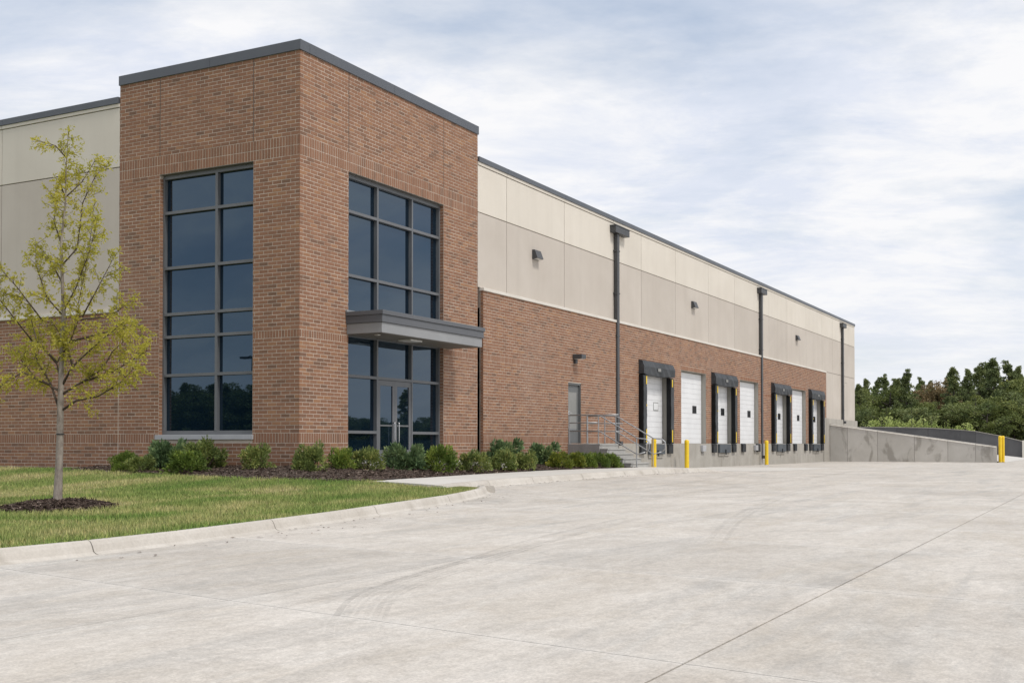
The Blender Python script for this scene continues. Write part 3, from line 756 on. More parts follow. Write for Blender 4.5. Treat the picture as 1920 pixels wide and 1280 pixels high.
def make_bricks():
    areas=[brick_area(b) for b in BR]; order=sorted(range(len(BR)),key=lambda i:-areas[i]); top=set(order[:300])
    ub=MB(); ub.box(-.5,.5,-.5,.5,-.5,.5); me=None
    rest={}
    for i,b in enumerate(BR):
        c,s=brick_geo(b); j=random.uniform(-.0025,.0025); c=list(c)
        if b[0] in 'RK': c[1]+=j+.010
        else: c[0]+=j+.010
        if i in top:
            if me is None:
                o=ub.build('brick',M['brick'],BLD); me=o.data
            else:
                o=bpy.data.objects.new('brick',me); COL.objects.link(o); o.parent=BLD
            o.location=c; o.scale=s
        else:
            m=rest.setdefault('R2' if (b[0] in 'RE' and b[1]!=0.0) else b[0],MB()); t=random.random() if b[6]==0 else (random.random()*.28 if b[6]==2 else random.choice((.02,.08,.14,.3,.45,.9)))
            x,y,z=c; sx,sy,sz=(v/2 for v in s)
            m.box(x-sx,x+sx,y-sy,y+sy,z-sz,z+sz,0,t,skip=(('+y',) if b[0] in 'RK' else ('+x',)))
    for k,m in rest.items():
        o=m.build('brickwork',M['brick'],BLD,tint=True); tag(o,kind='stuff')
make_bricks()

# ------------------------------------------------------------------ panels, copings, caps
PJ=[WR,10.19,14.38,18.64,21.52,25.48,29.91,33.98,38.2,40.2,44.01,48.44,52.64,55.64,58.88,XE]
def panel(x0,x1,z0,z1,mt,left=False,g=.012):
    m=MB()
    if not left: m.box(x0+g,x1-g,0.0,.16,z0+g,z1-g)
    else: m.box(0.0,.16,x0+g,x1-g,z0+g,z1-g)
    return m.build('wall_panel',M[mt],BLD,bevel=.006)
for a,b in zip(PJ,PJ[1:]):
    panel(a,b,ZJ,ZR0-.07,'cream'); panel(a,b,ZK,ZJ,'greige')
    m=MB(); m.box(a+.009,b-.009,-.022,.16,ZR0-.066,ZR0+.02); m.build('cornice_strip',M['cream'],BLD)
for a,b in ((XB,55.64),(55.64,58.88),(58.88,XE)): panel(a,b,2.6,ZK,'greige')
m=MB(); m.box(52.6,XE-.02,.03,.15,.2,ZK-.61); m.build('panel_backing',M['sealant'],BLD)
m=MB(); m.box(WR,XE-.02,.03,.15,ZK-.6,ZR0); m.build('panel_backing',M['sealant'],BLD)
# faint sectional door outline at the far end
m=MB(); m.box(60.05,60.09,-.004,.01,3.0,5.3); m.box(59.3,60.09,-.004,.01,5.26,5.3); m.build('panel_seam',M['jamb'],BLD)
PL=[WL,10.32,14.7,19.1,23.5,YE]
for a,b in zip(PL,PL[1:]):
    panel(a,b,ZJL,ZRL0-.07,'cream',True); panel(a,b,ZKL,ZJL,'greige',True)
    m=MB(); m.box(-.022,.16,a+.009,b-.009,ZRL0-.066,ZRL0+.02); m.build('cornice_strip',M['cream'],BLD)
m=MB(); m.box(.03,.15,WL,YE,.2,ZRL0); m.build('panel_backing',M['sealant'],BLD)
# stone caps of the brick veneer
cx=[X0-.02,12.4,16.6,19.0,22.8,26.7,30.6,34.5,38.3,42.2,46.1,50.0,XB]
for a,b in zip(cx,cx[1:]):
    m=MB(); m.box(a,b-.006,YV-.035,.03,ZK-.09,ZK+.0); m.build('stone_cap',M['cap'],BLD,bevel=.008)
for a,b in ((WL+.08,8.2),(8.2,11.0),(11.0,YE)):
    m=MB(); m.box(-.06,.03,a,b-.006,ZKL-.085,ZKL); m.build('stone_cap',M['cap'],BLD,bevel=.008)
# copings
def coping(x0,x1,y0,y1,z0,z1):
    m=MB(); m.box(x0,x1,y0,y1,z0,z1); m.build('coping',M['coping'],BLD,bevel=.008)
for a,b in ((-.035,2.75),(2.754,WL+.02)): coping(-.035,.32,a,b,ZCB,ZCT)
for a,b in ((.322,3.9),(3.904,WR+.02)): coping(a,b,-.035,.32,ZCB,ZCT)
coping(WR-.3,WR+.02,.322,WL+.02,ZCB,ZCT); coping(.322,WR-.302,WL-.3,WL+.02,ZCB,ZCT)
ce=[WR+.022,10.2,14.4,18.65,22.9,27.1,31.4,35.6,38.25,44.0,48.4,52.6,57.5,XE+.02]
for a,b in zip(ce,ce[1:]): coping(a,b-.004,-.05,.30,ZR0+.022,ZR1)
cl=[WL+.022,10.25,14.7,19.1,YE]
for a,b in zip(cl,cl[1:]): coping(-.05,.30,a,b-.004,ZRL0+.022,ZRL1)
# the unseen rest of the shell
m=MB()
m.quad((.3,.3,ZCB+.1),(WR-.3,.3,ZCB+.1),(WR-.3,WL-.3,ZCB+.1),(.3,WL-.3,ZCB+.1))
m.quad((WR,.3,ZR0),(XE,.3,ZR0),(XE,DEPTH,ZR0),(WR,DEPTH,ZR0)); m.quad((.3,WL,ZR0),(WR,WL,ZR0),(WR,DEPTH,ZR0),(.3,DEPTH,ZR0))
m.build('roof',M['coping'],BLD)
m=MB(); m.box(XE-.16,XE,.161,DEPTH,-.1,ZR0); m.box(.0,XE-.17,DEPTH-.2,DEPTH,-.1,ZR0); m.box(.0,.15,YE,DEPTH-.21,0,ZR0)
m.box(WR-.02,WR-.001,.02,WL,ZR0-.5,ZCB); m.box(.02,WR-.03,WL-.03,WL-.011,ZRL0-.5,ZCB); m.build('rear_wall',M['greige'],BLD)
# concrete plinth at the far end, dock foundation
m=MB(); m.box(53.62,62.9,-.14,.12,1.0,2.70); m.build('plinth',M['conc_wall'],BLD,bevel=.01)
m=MB(); m.box(52.4,54.0,-.16,.1,-.2,2.72); m.build('concrete_pier',M['conc_wall'],BLD,bevel=.01)
fx=[16.1,19.3,22.6,25.55,29.6,33.9,36.2,39.3,42.1,46.6,50.3,52.39]
for a,b in zip(fx,fx[1:]):
    m=MB(); m.box(a+.006,b-.006,YV-.02,.3,-.2,Z_DOCK-.004); m.build('foundation_panel',M['conc_wall'],BLD,bevel=.006)

# ------------------------------------------------------------------ windows, storefront, doors
def pane(parent,axis,p,u0,u1,z0,z1):
    j=lambda: p+random.uniform(-.0022,.0022)
    F=[(u0,z0,j()),(u1,z0,j()),(u1,z1,j()),(u0,z1,j())]; m=MB()
    W_=(lambda u,z,q:(u,q,z)) if axis=='y' else (lambda u,z,q:(q,u,z))
    A=[W_(u,z,q) for u,z,q in F]; B=[W_(u,z,p+.02) for u,z,q in F]
    if axis=='x': A=A[::-1]; B=B[::-1]
    m.face(A); m.face(B[::-1])
    for i in range(4): m.quad(A[(i+1)%4],A[i],B[i],B[(i+1)%4])
    m.build('pane',M['glass'],parent)
def make_window():
    w=empty('window',(0,0,0)); w.parent=BLD
    F=.118; GX=.218
    ys=[1.395,2.65,4.416]; zs=[1.285,1.36+.0,2.77,3.73,4.30,5.46,6.85,7.74]
    fr=MB(); t=.06
    fr.box(F,F+.1,1.395,1.395+.055,1.285,ZU0-.012); fr.box(F,F+.1,4.416-.055,4.416,1.285,ZU0-.012)
    fr.box(F+.001,F+.1,1.45,4.361,7.70,ZU0-.0125); fr.box(F+.001,F+.1,1.45,4.361,1.285,1.385)
    fr.build('frame',M['frame'],w)
    m=MB(); m.box(F-.004,F+.1,2.612,2.686,1.385,7.70); m.build('mullion',M['frame'],w)
    for z in zs[2:7]:
        for a,b in ((1.45,2.612),(2.686,4.361)):
            m=MB(); m.box(F-.002,F+.1,a,b,z-.036,z+.036); m.build('mullion',M['frame'],w)
    zz=[1.385]+zs[2:7]+[7.70]
    for i in range(len(zz)-1):
        for a,b in ((1.45,2.612),(2.686,4.361)):
            pane(w,'x',GX,a,b,zz[i]+(.036 if i else 0),zz[i+1]-(.036 if i<len(zz)-2 else 0))
    m=MB(); m.box(-.055,F+.1,1.36,4.50,1.165,1.283); m.build('sill',M['sill'],w,bevel=.006)
make_window()
def make_storefront():
    w=empty('storefront',(0,0,0)); w.parent=BLD
    F=.118; G=.218; x0,x1=1.918,6.43; m1,m2=(3.318,3.383),(4.96,5.02)
    fr=MB(); fr.box(x0,x0+.06,F,F+.1,.60,ZU0-.012); fr.box(x1-.06,x1,F,F+.1,.60,ZU0-.012)
    fr.box(x0+.06,x1-.06,F+.001,F+.1,7.70,ZU0-.0125); fr.box(x0+.06,m1[0],F+.001,F+.1,.60,.69); fr.box(m2[1],x1-.06,F+.001,F+.1,.60,.69)
    fr.build('frame',M['frame'],w)
    for a,b in (m1,m2):
        m=MB(); m.box(a,b,F-.004,F+.1,.60,7.70); m.build('mullion',M['frame'],w)
    cols=[(x0+.06,m1[0]),m1[1:]+(m2[0],),(m2[1],x1-.06)]
    hs=[6.87,5.27,3.83,2.76]
    for c,(a,b) in enumerate(cols):
        for z in hs+([1.357] if c!=1 else []):
            m=MB(); hh=.036 if z!=3.83 else .09; m.box(a,b,F-.002,F+.1,z-hh,z+hh); m.build('mullion',M['frame'],w)
        zz=sorted(hs+[7.70]+([1.357,.69] if c!=1 else []))
        for i in range(len(zz)-1):
            lo=.036 if zz[i] not in (.69,) else 0; hi=.036 if zz[i+1]!=7.70 else 0
            if zz[i]==3.83: lo=.09
            if zz[i+1]==3.83: hi=.09
            pane(w,'y',G,a,b,zz[i]+lo,zz[i+1]-hi)
    # the two leaves
    mid=4.172
    for a,b,hx in ((3.387,mid-.004,mid-.10),(mid+.004,4.956,mid+.10)):
        d=empty('entrance_door',(0,0,0)); d.parent=BLD
        m=MB(); s=.105
        m.box(a,a+s,F+.01,F+.06,.615,2.715); m.box(b-s,b,F+.01,F+.06,.615,2.715)
        m.box(a+s,b-s,F+.0105,F+.06,2.58,2.715); m.box(a+s,b-s,F+.0105,F+.06,.615,.90); m.build('door_frame',M['frame'],d)
        m=MB(); m.box(a+s,b-s,F+.033,F+.045,.90,2.58); m.build('pane',M['glass'],d)
        m=MB(); y=F-.06; m.tube([(hx,F+.01,1.62),(hx,y,1.62),(hx,y,1.58),(hx,y,1.02),(hx,y,.98),(hx,F+.01,.98)],.014,8); m.build('handle',M['chrome'],d,smooth=True)
        m=MB(); m.box(a+s,b-s,F+.018,F+.031,1.52,1.56); m.build('push_bar',M['frame'],d)
make_storefront()
def make_canopy():
    c=empty('canopy',(0,0,0)); c.parent=BLD
    def ring(x0,x1,yf,z0,z1,mt,name):
        m=MB(); m.box(x0,x1,yf,-.001,z0,z1); m.build(name,M[mt],c,bevel=.006)
    ring(1.79,6.85,-1.115,4.205,4.31,'canopy_dark','canopy_trim')
    ring(1.815,6.82,-1.085,4.02,4.203,'canopy_dark','canopy_trim')
    ring(1.85,6.775,-1.05,3.765,4.017,'canopy_light','fascia')
    m=MB(); m.box(1.90,6.72,-1.0,-.002,3.752,3.764); m.build('soffit',M['soffit'],c)
    m=MB(); m.box(3.55,4.1,-.78,-.38,3.71,3.752); m.build('soffit_light',M['lightglass'],c,bevel=.01)
    m=MB(); m.box(2.15,2.27,-.72,-.62,3.735,3.752); m.build('soffit_light',M['lightglass'],c)
    m=MB(); m.box(1.79,6.85,-.05,-.0015,4.312,4.36); m.build('flashing',M['canopy_light'],c)
make_canopy()
def make_service_door():
    d=empty('service_door',(0,0,0)); d.parent=BLD
    a,b,z0,z1=MAN
    m=MB(); m.box(a,a+.05,YV+.02,.06,z0,z1); m.box(b-.05,b,YV+.02,.06,z0,z1); m.box(a+.05,b-.05,YV+.021,.06,z1-.06,z1); m.build('door_frame',M['doorgrey'],d)
    m=MB(); m.box(a+.05,b-.05,-.02,.03,z0+.01,z1-.06); m.build('door_leaf',M['doorgrey'],d)
    m=MB(); m.box(a+.16,b-.22,-.026,-.0205,z0+.5,z1-.32); m.build('door_panel',M['doorpanel'],d)
    m=MB(); m.box(a+.1,a+.2,-.05,-.02,z0+.98,z0+1.12); m.tube([(a+.15,-.05,z0+1.05),(a+.15,-.09,z0+1.05),(a+.26,-.09,z0+1.05)],.012,6); m.build('handle',M['chrome'],d)
    m=MB(); m.box(a+.2,b-.25,-.027,-.0205,z0+.47,z0+.49); m.build('kick_plate',M['steel'],d)
make_service_door()
def make_dock_doors():
    for i,(a,b) in enumerate(DOORS):
        d=empty('dock_door',(0,0,0)); d.parent=BLD
        m=MB(); m.box(b-.002,b+.09,YV+.012,.30,Z_DOCK,ZDT); m.box(a-.09,a+.002,YV+.012,.30,Z_DOCK,ZDT); m.box(a,b,YV+.012,.30,ZDT-.001,ZDT+.09); m.build('door_jamb',M['jamb'],d)
        n=14; hz=(ZDT-.06-Z_DOCK)/n
        for k in range(n):
            z0=Z_DOCK+.004+k*hz; m=MB(); j=random.uniform(-.002,.002)
            m.box(a+.01,b-.05,.115+j,.15,z0,z0+hz-.0065); m.build('door_section',M['doorwhite'],d)
        m=MB(); m.box(a+.0,b-.0,.16,.18,Z_DOCK,ZDT); m.build('door_backing',M['jamb'],d)
        m=MB(); wx=b-1.25 if i in (1,3,5) else b-1.05
        m.box(wx,wx+.48,.100,.1149,Z_DOCK+1.38,Z_DOCK+1.66); m.build('window',M['dockglass'] if i!=0 else M['doorwhite'],d,bevel=.01)
        m=MB(); m.box(wx-.03,wx+.51,.104,.1145,Z_DOCK+1.35,Z_DOCK+1.69); m.build('window_trim',M['rubber'] if i!=0 else M['doorpanel'],d)
        m=MB(); m.box(a,b-.04,.105,.15,Z_DOCK-.02,Z_DOCK+.003); m.build('door_seal',M['rubber'],d)
make_dock_doors()
def make_downspout(hx,px,zb):
    d=empty('downspout',(0,0,0)); d.parent=BLD
    m=MB(); m.box(hx[0],hx[1],-.245,-.001,8.97,9.22); m.build('conductor_head',M['pipe'],d,bevel=.008)
    m=MB(); m.box(hx[0]-.02,hx[1]+.02,-.262,-.0012,9.222,9.25); m.build('head_rim',M['pipe'],d)
    m=MB(); m.box(px[0],px[1],-.165,-.04,zb,8.968); m.build('pipe',M['pipe'],d,bevel=.01)
    for z in np.arange(zb+.9,8.9,1.6):
        m=MB(); m.box(px[0]-.03,px[1]+.03,-.172,-.10 if z<ZK else -.001,z,z+.05); m.build('pipe_strap',M['pipe'],d)
    m=MB(); m.box(px[0]+.001,px[1]-.001,-.30,-.1655,zb-.001,zb+.16); m.build('outlet_shoe',M['pipe'],d)
make_downspout((18.35,19.70),(18.68,18.89),1.0); make_downspout((37.93,39.03),(38.24,38.47),.30); make_downspout((57.86,58.93),(58.2,58.42),2.45)

# ------------------------------------------------------------------ things fixed to the wall
def wall_light(x0,x1,y,z,label,flat=False):
    t=empty('wall_light',((x0+x1)/2,y,z),label,'wall light','lights on the warehouse wall')
    m=MB()
    if not flat:
        f=[(0,.15),(-.10,.14),(-.20,-.13),(0,-.16)]
        for s in (x0,x1): m.face([(s,y+a,z+b) for a,b in (f if s==x0 else f[::-1])])
        for (a,b),(c,d) in zip(f,f[1:]+f[:1]): m.quad((x0,y+c,z+d),(x0,y+a,z+b),(x1,y+a,z+b),(x1,y+c,z+d))
        m.build('housing',M['pipe'],t)
        m=MB(); m.quad((x0+.04,y-.18,z-.137),(x1-.04,y-.18,z-.137),(x1-.04,y-.05,z-.157),(x0+.04,y-.05,z-.157)); m.build('lens',M['lightglass'],t)
    else:
        m.box(x0,x1,y-.36,y-.001,z-.06,z+.09); m.build('housing',M['pipe'],t,bevel=.015)
        m=MB(); m.box(x0+.04,x1-.04,y-.33,y-.05,z-.075,z-.0605); m.build('lens',M['lightglass'],t)
        m=MB(); m.box(x0+.1,x0+.26,y-.08,y-.001,z-.22,z-.0602); m.build('bracket',M['pipe'],t)
wall_light(11.93,12.37,0.0,7.22,'black wedge wall light on the panels between entrance tower and first downspout')
wall_light(27.50,27.96,0.0,7.25,'black wedge wall light midway between the first and second downspouts')
wall_light(45.92,46.40,0.0,7.28,'small far black wall light between the second and last downspouts')
wall_light(14.81,15.17,YV,4.07,'dark flat wall light on the brick above the grey service door',True)
def make_shelter(x0,x1,label):
    t=empty('dock_shelter',((x0+x1)/2,YV,Z_DOCK),label,'dock shelter','black dock shelters on the loading wall')
    y0,y1=YV-.001,YV-.21; zt=4.37; zh=3.82; pw=.40; zb=Z_DOCK+.0
    # head curtain with sagging lower edge and a slanted top
    m=MB(); n=10; 
    for i in range(n):
        def P(u,row):
            x=x0+(x1-x0)*u; sag=.05*math.sin(math.pi*u)+.012*math.sin(u*23)
            return [(x,y0,zt+.02),(x,y1+.05,zt-.02),(x,y1-.03+.015*math.sin(u*17),zt-.25),(x,y1-.015+.02*math.sin(u*29),zh-sag+.02),(x,y0,zh-sag)][row]
        for r in range(4): m.quad(P(i/n,r),P((i+1)/n,r),P((i+1)/n,r+1),P(i/n,r+1))
    for u,rv in ((0,0),(1,1)):
        f=[(x0 if u==0 else x1,)+q for q in ((y0,zt+.02),(y1+.05,zt-.02),(y1-.03,zt-.25),(y1-.015,zh+.02),(y0,zh))]
        m.face(f[::-1] if rv else f)
    m.build('head_curtain',M['blackfront'],t)
    for s,(a,b) in enumerate(((x0,x0+pw),(x1-pw,x1))):
        m=MB(); m.box(a,b,y1+.02,y0,zb,zh-.03,0); o=m.build('side_pad',M['black'],t,bevel=.02)
        m=MB(); 
        for k in range(14):
            za=zb+.03+(zh-.1-zb)*k/14; zc=zb+.03+(zh-.1-zb)*(k+1)/14; j=random.uniform(0,.014); j2=random.uniform(0,.014)
            m.quad((a+.02,y1+.012-j,za),(b-.02,y1+.012-j2,za+random.uniform(-.03,.03)*0),(b-.02,y1+.012-j,zc),(a+.02,y1+.012-j2,zc))
        m.build('pad_cover',M['blackfront'],t)
        gx=(b-.15,b-.05) if s==0 else (a+.10,a+.2)
        for za,zc in ((zb+.05,zb+.56),(3.42,3.74)):
            m=MB(); m.box(gx[0],gx[1],y1-.012,y1-.004,za,zc); m.build('guide_stripe',M['yellow'],t)
        if s==0:
            m=MB(); m.box(b-.10,b-.05,y1-.012,y1-.004,2.55,2.63); m.build('guide_stripe',M['yellow'],t)
    m=MB(); xm=x0+(x1-x0)*.47; m.box(xm-.16,xm+.16,y1-.05,y1-.043,3.98,4.10); m.build('maker_patch',M['doorpanel'],t)
SH=[(20.96,24.46),(29.98,33.42),(40.22,43.77),(48.59,52.03)]
for (a,b),l in zip(SH,['nearest black dock shelter, beside the steel stair rails','second black dock shelter, between the two nearest open white doors','third black dock shelter, just right of the second downspout','farthest black dock shelter, beside the concrete ramp wall']): make_shelter(a,b,l)
def make_leveler(xc,label):
    t=empty('dock_leveler',(xc,YV,Z_DOCK),label,'dock leveler','levelers below the shelter doors')
    y=YV-.02
    m=MB(); m.box(xc-.86,xc+.86,y-.12,y-.001,Z_DOCK-.44,Z_DOCK-.03); m.build('lip_plate',M['leveler'],t,bevel=.02)
    m=MB(); m.box(xc-.82,xc+.80,y-.05,y-.001,Z_DOCK-.58,Z_DOCK-.442); m.build('base_plate',M['conc_wall'],t,bevel=.01)
    m=MB(); m.box(xc-.05,xc+.05,y-.16,y-.121,Z_DOCK-.52,Z_DOCK-.28); m.build('latch',M['rubber'],t)
for (a,b),l in zip(SH,['dark leveler plate under the nearest dock shelter','dark leveler plate under the second dock shelter','dark leveler plate under the third dock shelter','dark leveler plate under the farthest dock shelter']): make_leveler((a+b)/2+.0,l)
def bumper(xc,label):
    t=empty('dock_bumper',(xc,YV-.02,Z_DOCK-.25),label,'dock bumper','rubber bumpers on the dock wall')
    m=MB(); m.box(xc-.26,xc+.26,YV-.13,YV-.021,Z_DOCK-.42,Z_DOCK-.03); m.build('rubber_block',M['rubber'],t,bevel=.02)
    m=MB(); m.box(xc-.30,xc+.30,YV-.09,YV-.0215,Z_DOCK-.029,Z_DOCK-.005); m.build('bracket',M['leveler'],t)
names=['nearest dock shelter','nearest open white door','second dock shelter','middle open white door','third dock shelter','farthest open white door','farthest dock shelter']
for i,(a,b) in enumerate(DOORS):
    if i==1: spots=[(b-.3,'right')]
    elif i%2==0: spots=[(a-.05,'left'),(b+.1,'right')]
    else: spots=[(a+.35,'left'),(b-.3,'right')]
    for x,sd in spots:
        if i==1: continue
        bumper(x,'black rubber bumper at the %s end of the wall under the %s'%(sd,names[i]))
for x,l in ((28.6,'white electrical box on the dock wall under the nearest open door'),(37.0,'white electrical box under the middle open dock door')):
    t=empty('electrical_box',(x,YV-.02,.8),l,'electrical box','boxes on the dock wall')
    m=MB(); m.box(x-.22,x+.22,YV-.15,YV-.021,.72,1.0); m.build('box_body',M['sill'],t,bevel=.02)
    m=MB(); m.tube([(x-.1,YV-.07,.72),(x-.1,YV-.07,.66),(x+.18,YV-.05,.64)],.02,6); m.build('conduit',M['steel'],t)

# ------------------------------------------------------------------ stairs and rails
def make_stairs():
    xa,xb=14.42,16.05; zt=1.06; zb=.27; yl=-1.30; tr=.285; nr=5; rh=(zt-zb)/nr
    t=empty('concrete_stair',((xa+xb)/2,-2,zb),'grey concrete stair and landing below the service door','stair')
    m=MB(); m.box(xa,xb,yl+.02,YV-.002,zb-.1,zt); m.build('landing',M['conc_step_shaded'],t,bevel=.01)
    for k in range(nr):
        z1=zt-k*rh if k else zt; y0=yl-k*tr; y1=yl-k*tr+ (tr if k else .018)
        m=MB(); m.box(xa,xb,y0+.022,y1-.002,zb-.1,zt-k*rh-.045,0); m.box(xa-.004,xb+.004,y0-.004,y1-.002,zt-k*rh-.045,zt-k*rh-.002,0); 
        o=m.build('step',[M['conc_step'],M['conc_step_shaded']],t,bevel=.008)
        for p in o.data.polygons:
            if p.normal.x<-.5: p.material_index=1  # side faces get the darker copy, painting in their shade
    def rail(x,label,wall):
        h=empty('handrail',(x,yl,zt),label,'handrail','steel rails of the dock stair')
        P=lambda y,z:(x,y,z)
        r=.021; yb=yl-nr*tr+.1; zb2=zb+.0
        top=[P(-.15 if wall else -.12,zt+.98),P(yl+.12,zt+.98),P(yl-.02,zt+.93),P(yb,zb2+.98),P(yb-.3,zb2+.95),P(yb-.42,zb2+.86),P(yb-.42,zb2+.62),P(yb-.30,zb2+.52)]
        m=MB(); m.tube(top,r,8); m.build('rail',M['steel'],h,smooth=True)
        mid=[P(-.15,zt+.44),P(yl+.12,zt+.44),P(yl-.02,zt+.39),P(yb,zb2+.44),P(yb-.3,zb2+.52)]
        m=MB(); m.tube(mid,r*.9,8); m.build('rail',M['steel'],h,smooth=True)
        if not wall:
            m=MB(); m.tube([P(-.15,zt+.72),P(yl+.12,zt+.72)],r*.8,8); m.build('rail',M['steel'],h,smooth=True)
        for y,zf in ((-.14,zt),(-.8,zt),(yl+.08,zt),(yb+.02,zb2+.02)):
            m=MB(); zt2=zt+.98 if y>yl-.03 else zb2+.98
            m.tube([P(y,zf),P(y,zt2-.005)],r,8); m.box(x-.05,x+.05,y-.05,y+.05,zf,zf+.01); m.build('post',M['steel'],h)
        return h
    rail(xa+.06,'near steel pipe handrail along the shrub side of the stair',False)
    rail(xb-.06,'far steel pipe handrail along the dock side of the stair',True)
    # cross rail on the wall side of the landing
    h=empty('guard_rail',(xb,yl,zt),'short steel guard rail across the back of the stair landing','guard rail')
    for z in (.98,.44,.72):
        m=MB(); m.tube([(xb-.06,-.2,zt+z),(xb-.06,yl+.06,zt+z),(xb+.5,yl+.06,zt+z)] if z!=.98 else [(xb-.06,-.2,zt+z+.045),(xb+.0,yl+.0,zt+z+.045)],.018,8); m.build('rail',M['steel'],h,smooth=True)
make_stairs()
def bollard(x,y,h,label,r=.093,group='yellow bollards along the docks'):
    z=lot_z(x,y)-.02+(kerb_h(x) if x<18 else 0)
    t=empty('bollard',(x,y,z),label,'bollard',group)
    m=MB(); m.lathe([(r,0),(r,h-.12)],(x,y,z),20); m.build('post',M['yellow'],t,smooth=True)
    m=MB(); m.lathe([(r+.004,h-.16),(r+.004,h-.07),(r*.93,h-.035),(r*.7,h-.01),(r*.35,h),(0.001,h+.002)],(x,y,z),20); m.build('cap',M['yellow'],t,smooth=True)
    m=MB(); m.lathe([(r+.05,-.0),(r+.05,.03),(r,.035)],(x,y,z),20); m.build('footing',M['conc_wall'],t)
bollard(20.32,-.98,1.24,'yellow bollard nearest the stair, in front of the first dock shelter')
bollard(24.94,-.68,1.26,'second yellow bollard, left of the nearest open white dock door')
bollard(37.86,-.50,1.30,'yellow bollard standing by the second downspout')
bollard(54.42,-10.30,1.64,'taller left one of the two yellow bollards at the ramp wall end',.10)
bollard(54.78,-10.42,1.64,'right one of the paired yellow bollards at the ramp wall end',.10)

# ------------------------------------------------------------------ ramp at the far end
def make_ramp():
    t=empty('retaining_wall',(54.2,-5,-.06),'stained grey concrete ramp wall sloping down from the far dock','retaining wall')
    yj=[-.17,-1.28,-3.15,-5.38,-7.35,-8.95,-10.12]; zt=lambda y:2.34+(.92-2.34)*(-y-.26)/9.84
    for a,b in zip(yj,yj[1:]):
        a-=.008; b+=.008; m=MB()
        f=[(a,-.2),(b,-.2),(b,zt(b)),(a,zt(a))]
        m.face([(54.0,y,z) for y,z in f][::-1]); m.face([(54.55,y,z) for y,z in f])
        for (y0,z0),(y1,z1) in zip(f,f[1:]+f[:1]): m.quad((54.0,y0,z0),(54.0,y1,z1),(54.55,y1,z1),(54.55,y0,z0))
        bm=bmesh.new(); o=m.build('wall_section',M['conc_ramp'],t); bm.from_mesh(o.data); bmesh.ops.remove_doubles(bm,verts=bm.verts,dist=1e-4); bmesh.ops.recalc_face_normals(bm,faces=bm.faces); bm.to_mesh(o.data); bm.free()
        mm=MB(); mm.face([(54.06,a,zt(a)+.004),(54.58,a,zt(a)+.004),(54.58,b,zt(b)+.004),(54.06,b,zt(b)+.004)][::-1])
        for (y0,y1) in ((a,b),):
            mm.quad((53.96,y0,zt(y0)-.07),(53.96,y1,zt(y1)-.07),(54.06,y1,zt(y1)+.004),(54.06,y0,zt(y0)+.004))  # pale chamfered lip: the lit edge of the wall top put into shape and colour
        mm.build('wall_cap',M['cap'],t)
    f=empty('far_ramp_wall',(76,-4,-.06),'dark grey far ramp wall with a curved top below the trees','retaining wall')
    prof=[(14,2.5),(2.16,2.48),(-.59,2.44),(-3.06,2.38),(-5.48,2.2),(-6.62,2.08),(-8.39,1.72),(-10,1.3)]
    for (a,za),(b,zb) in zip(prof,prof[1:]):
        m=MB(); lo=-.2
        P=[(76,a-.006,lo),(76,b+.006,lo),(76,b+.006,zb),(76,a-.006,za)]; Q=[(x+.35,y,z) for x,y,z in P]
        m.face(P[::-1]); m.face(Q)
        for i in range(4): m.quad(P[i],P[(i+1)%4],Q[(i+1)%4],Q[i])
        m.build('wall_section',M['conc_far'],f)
        m=MB(); m.quad((75.96,a,za+.003),(75.96,b,zb+.003),(76.4,b,zb+.003),(76.4,a,za+.003)); m.quad((75.96,b,zb-.04),(75.96,b,zb+.003),(75.96,a,za+.003),(75.96,a,za-.04)); m.build('wall_cap',M['conc_wall'],f)
    m=MB(); m.box(75.9,76.45,-10.2,-10.002,-.2,1.34); m.build('end_post',M['cap'],f)
    r=MB(); r.face([(54.56,-10.6,-.055),(75.99,-10.6,-.055),(75.99,0,1.2),(54.56,0,1.2)]); r.face([(54.56,0,1.2),(75.99,0,1.2),(75.99,14,1.2),(54.56,14,1.2)])
    tag(r.build('ramp',M['walk']),kind='structure')
make_ramp()

# ------------------------------------------------------------------ vegetation
def leafcards(P,D,L,Wd,rng):
    """leaf quads (pointed) at P along D"""
    k=len(P); D=D/np.linalg.norm(D,axis=1)[:,None]; E=np.cross(D,rng.normal(size=(k,3))); E/=np.linalg.norm(E,axis=1)[:,None]
    L=L[:,None]; Wd=Wd[:,None]; bow=np.cross(D,E)*L*.12
    V=np.stack([P,P+D*L*.5+E*Wd+bow,P+D*L,P+D*L*.5-E*Wd+bow],1); return V.reshape(-1,3)
def shrub_mesh(seed,mt,n,ls,flat=.8,style='round'):
    rng=np.random.default_rng(seed); 
    # clumps on an uneven half ball
    nc=46; th=rng.uniform(0,2*np.pi,nc); cz=rng.uniform(-.15,1,nc)**1; rr=np.sqrt(np.clip(1-cz*cz*.92,0,1)); rad=rng.uniform(.55,1.06,nc)
    C=np.c_[np.cos(th)*rr*rad,np.sin(th)*rr*rad,(cz*rad*.95+.14)]
    idx=rng.integers(0,nc,n); tip=C[idx]
    u=rng.normal(size=(n,3)); u/=np.linalg.norm(u,axis=1)[:,None]; cr=rng.uniform(.16,.30,nc)[idx]
    r=rng.random(n)**.45
    P=tip+u*(cr*r)[:,None]
    P[:,2]=np.maximum(P[:,2],.02)
    out=P-np.array([0,0,.25]); out/=np.linalg.norm(out,axis=1)[:,None]
    D=out*.9+u*.8+rng.normal(size=(n,3))*.35+np.array([0,0,.35])
    L=rng.uniform(.6,1.3,n)*ls; Wd=L*rng.uniform(.16,.28,n)
    V=leafcards(P,D,L,Wd,rng)
    ct=rng.normal(0,.17,nc)[idx]; t=np.clip(.42+ct+rng.normal(0,.2,n),0,1)
    return V,np.arange(4*n).reshape(-1,4),t
SHV={}
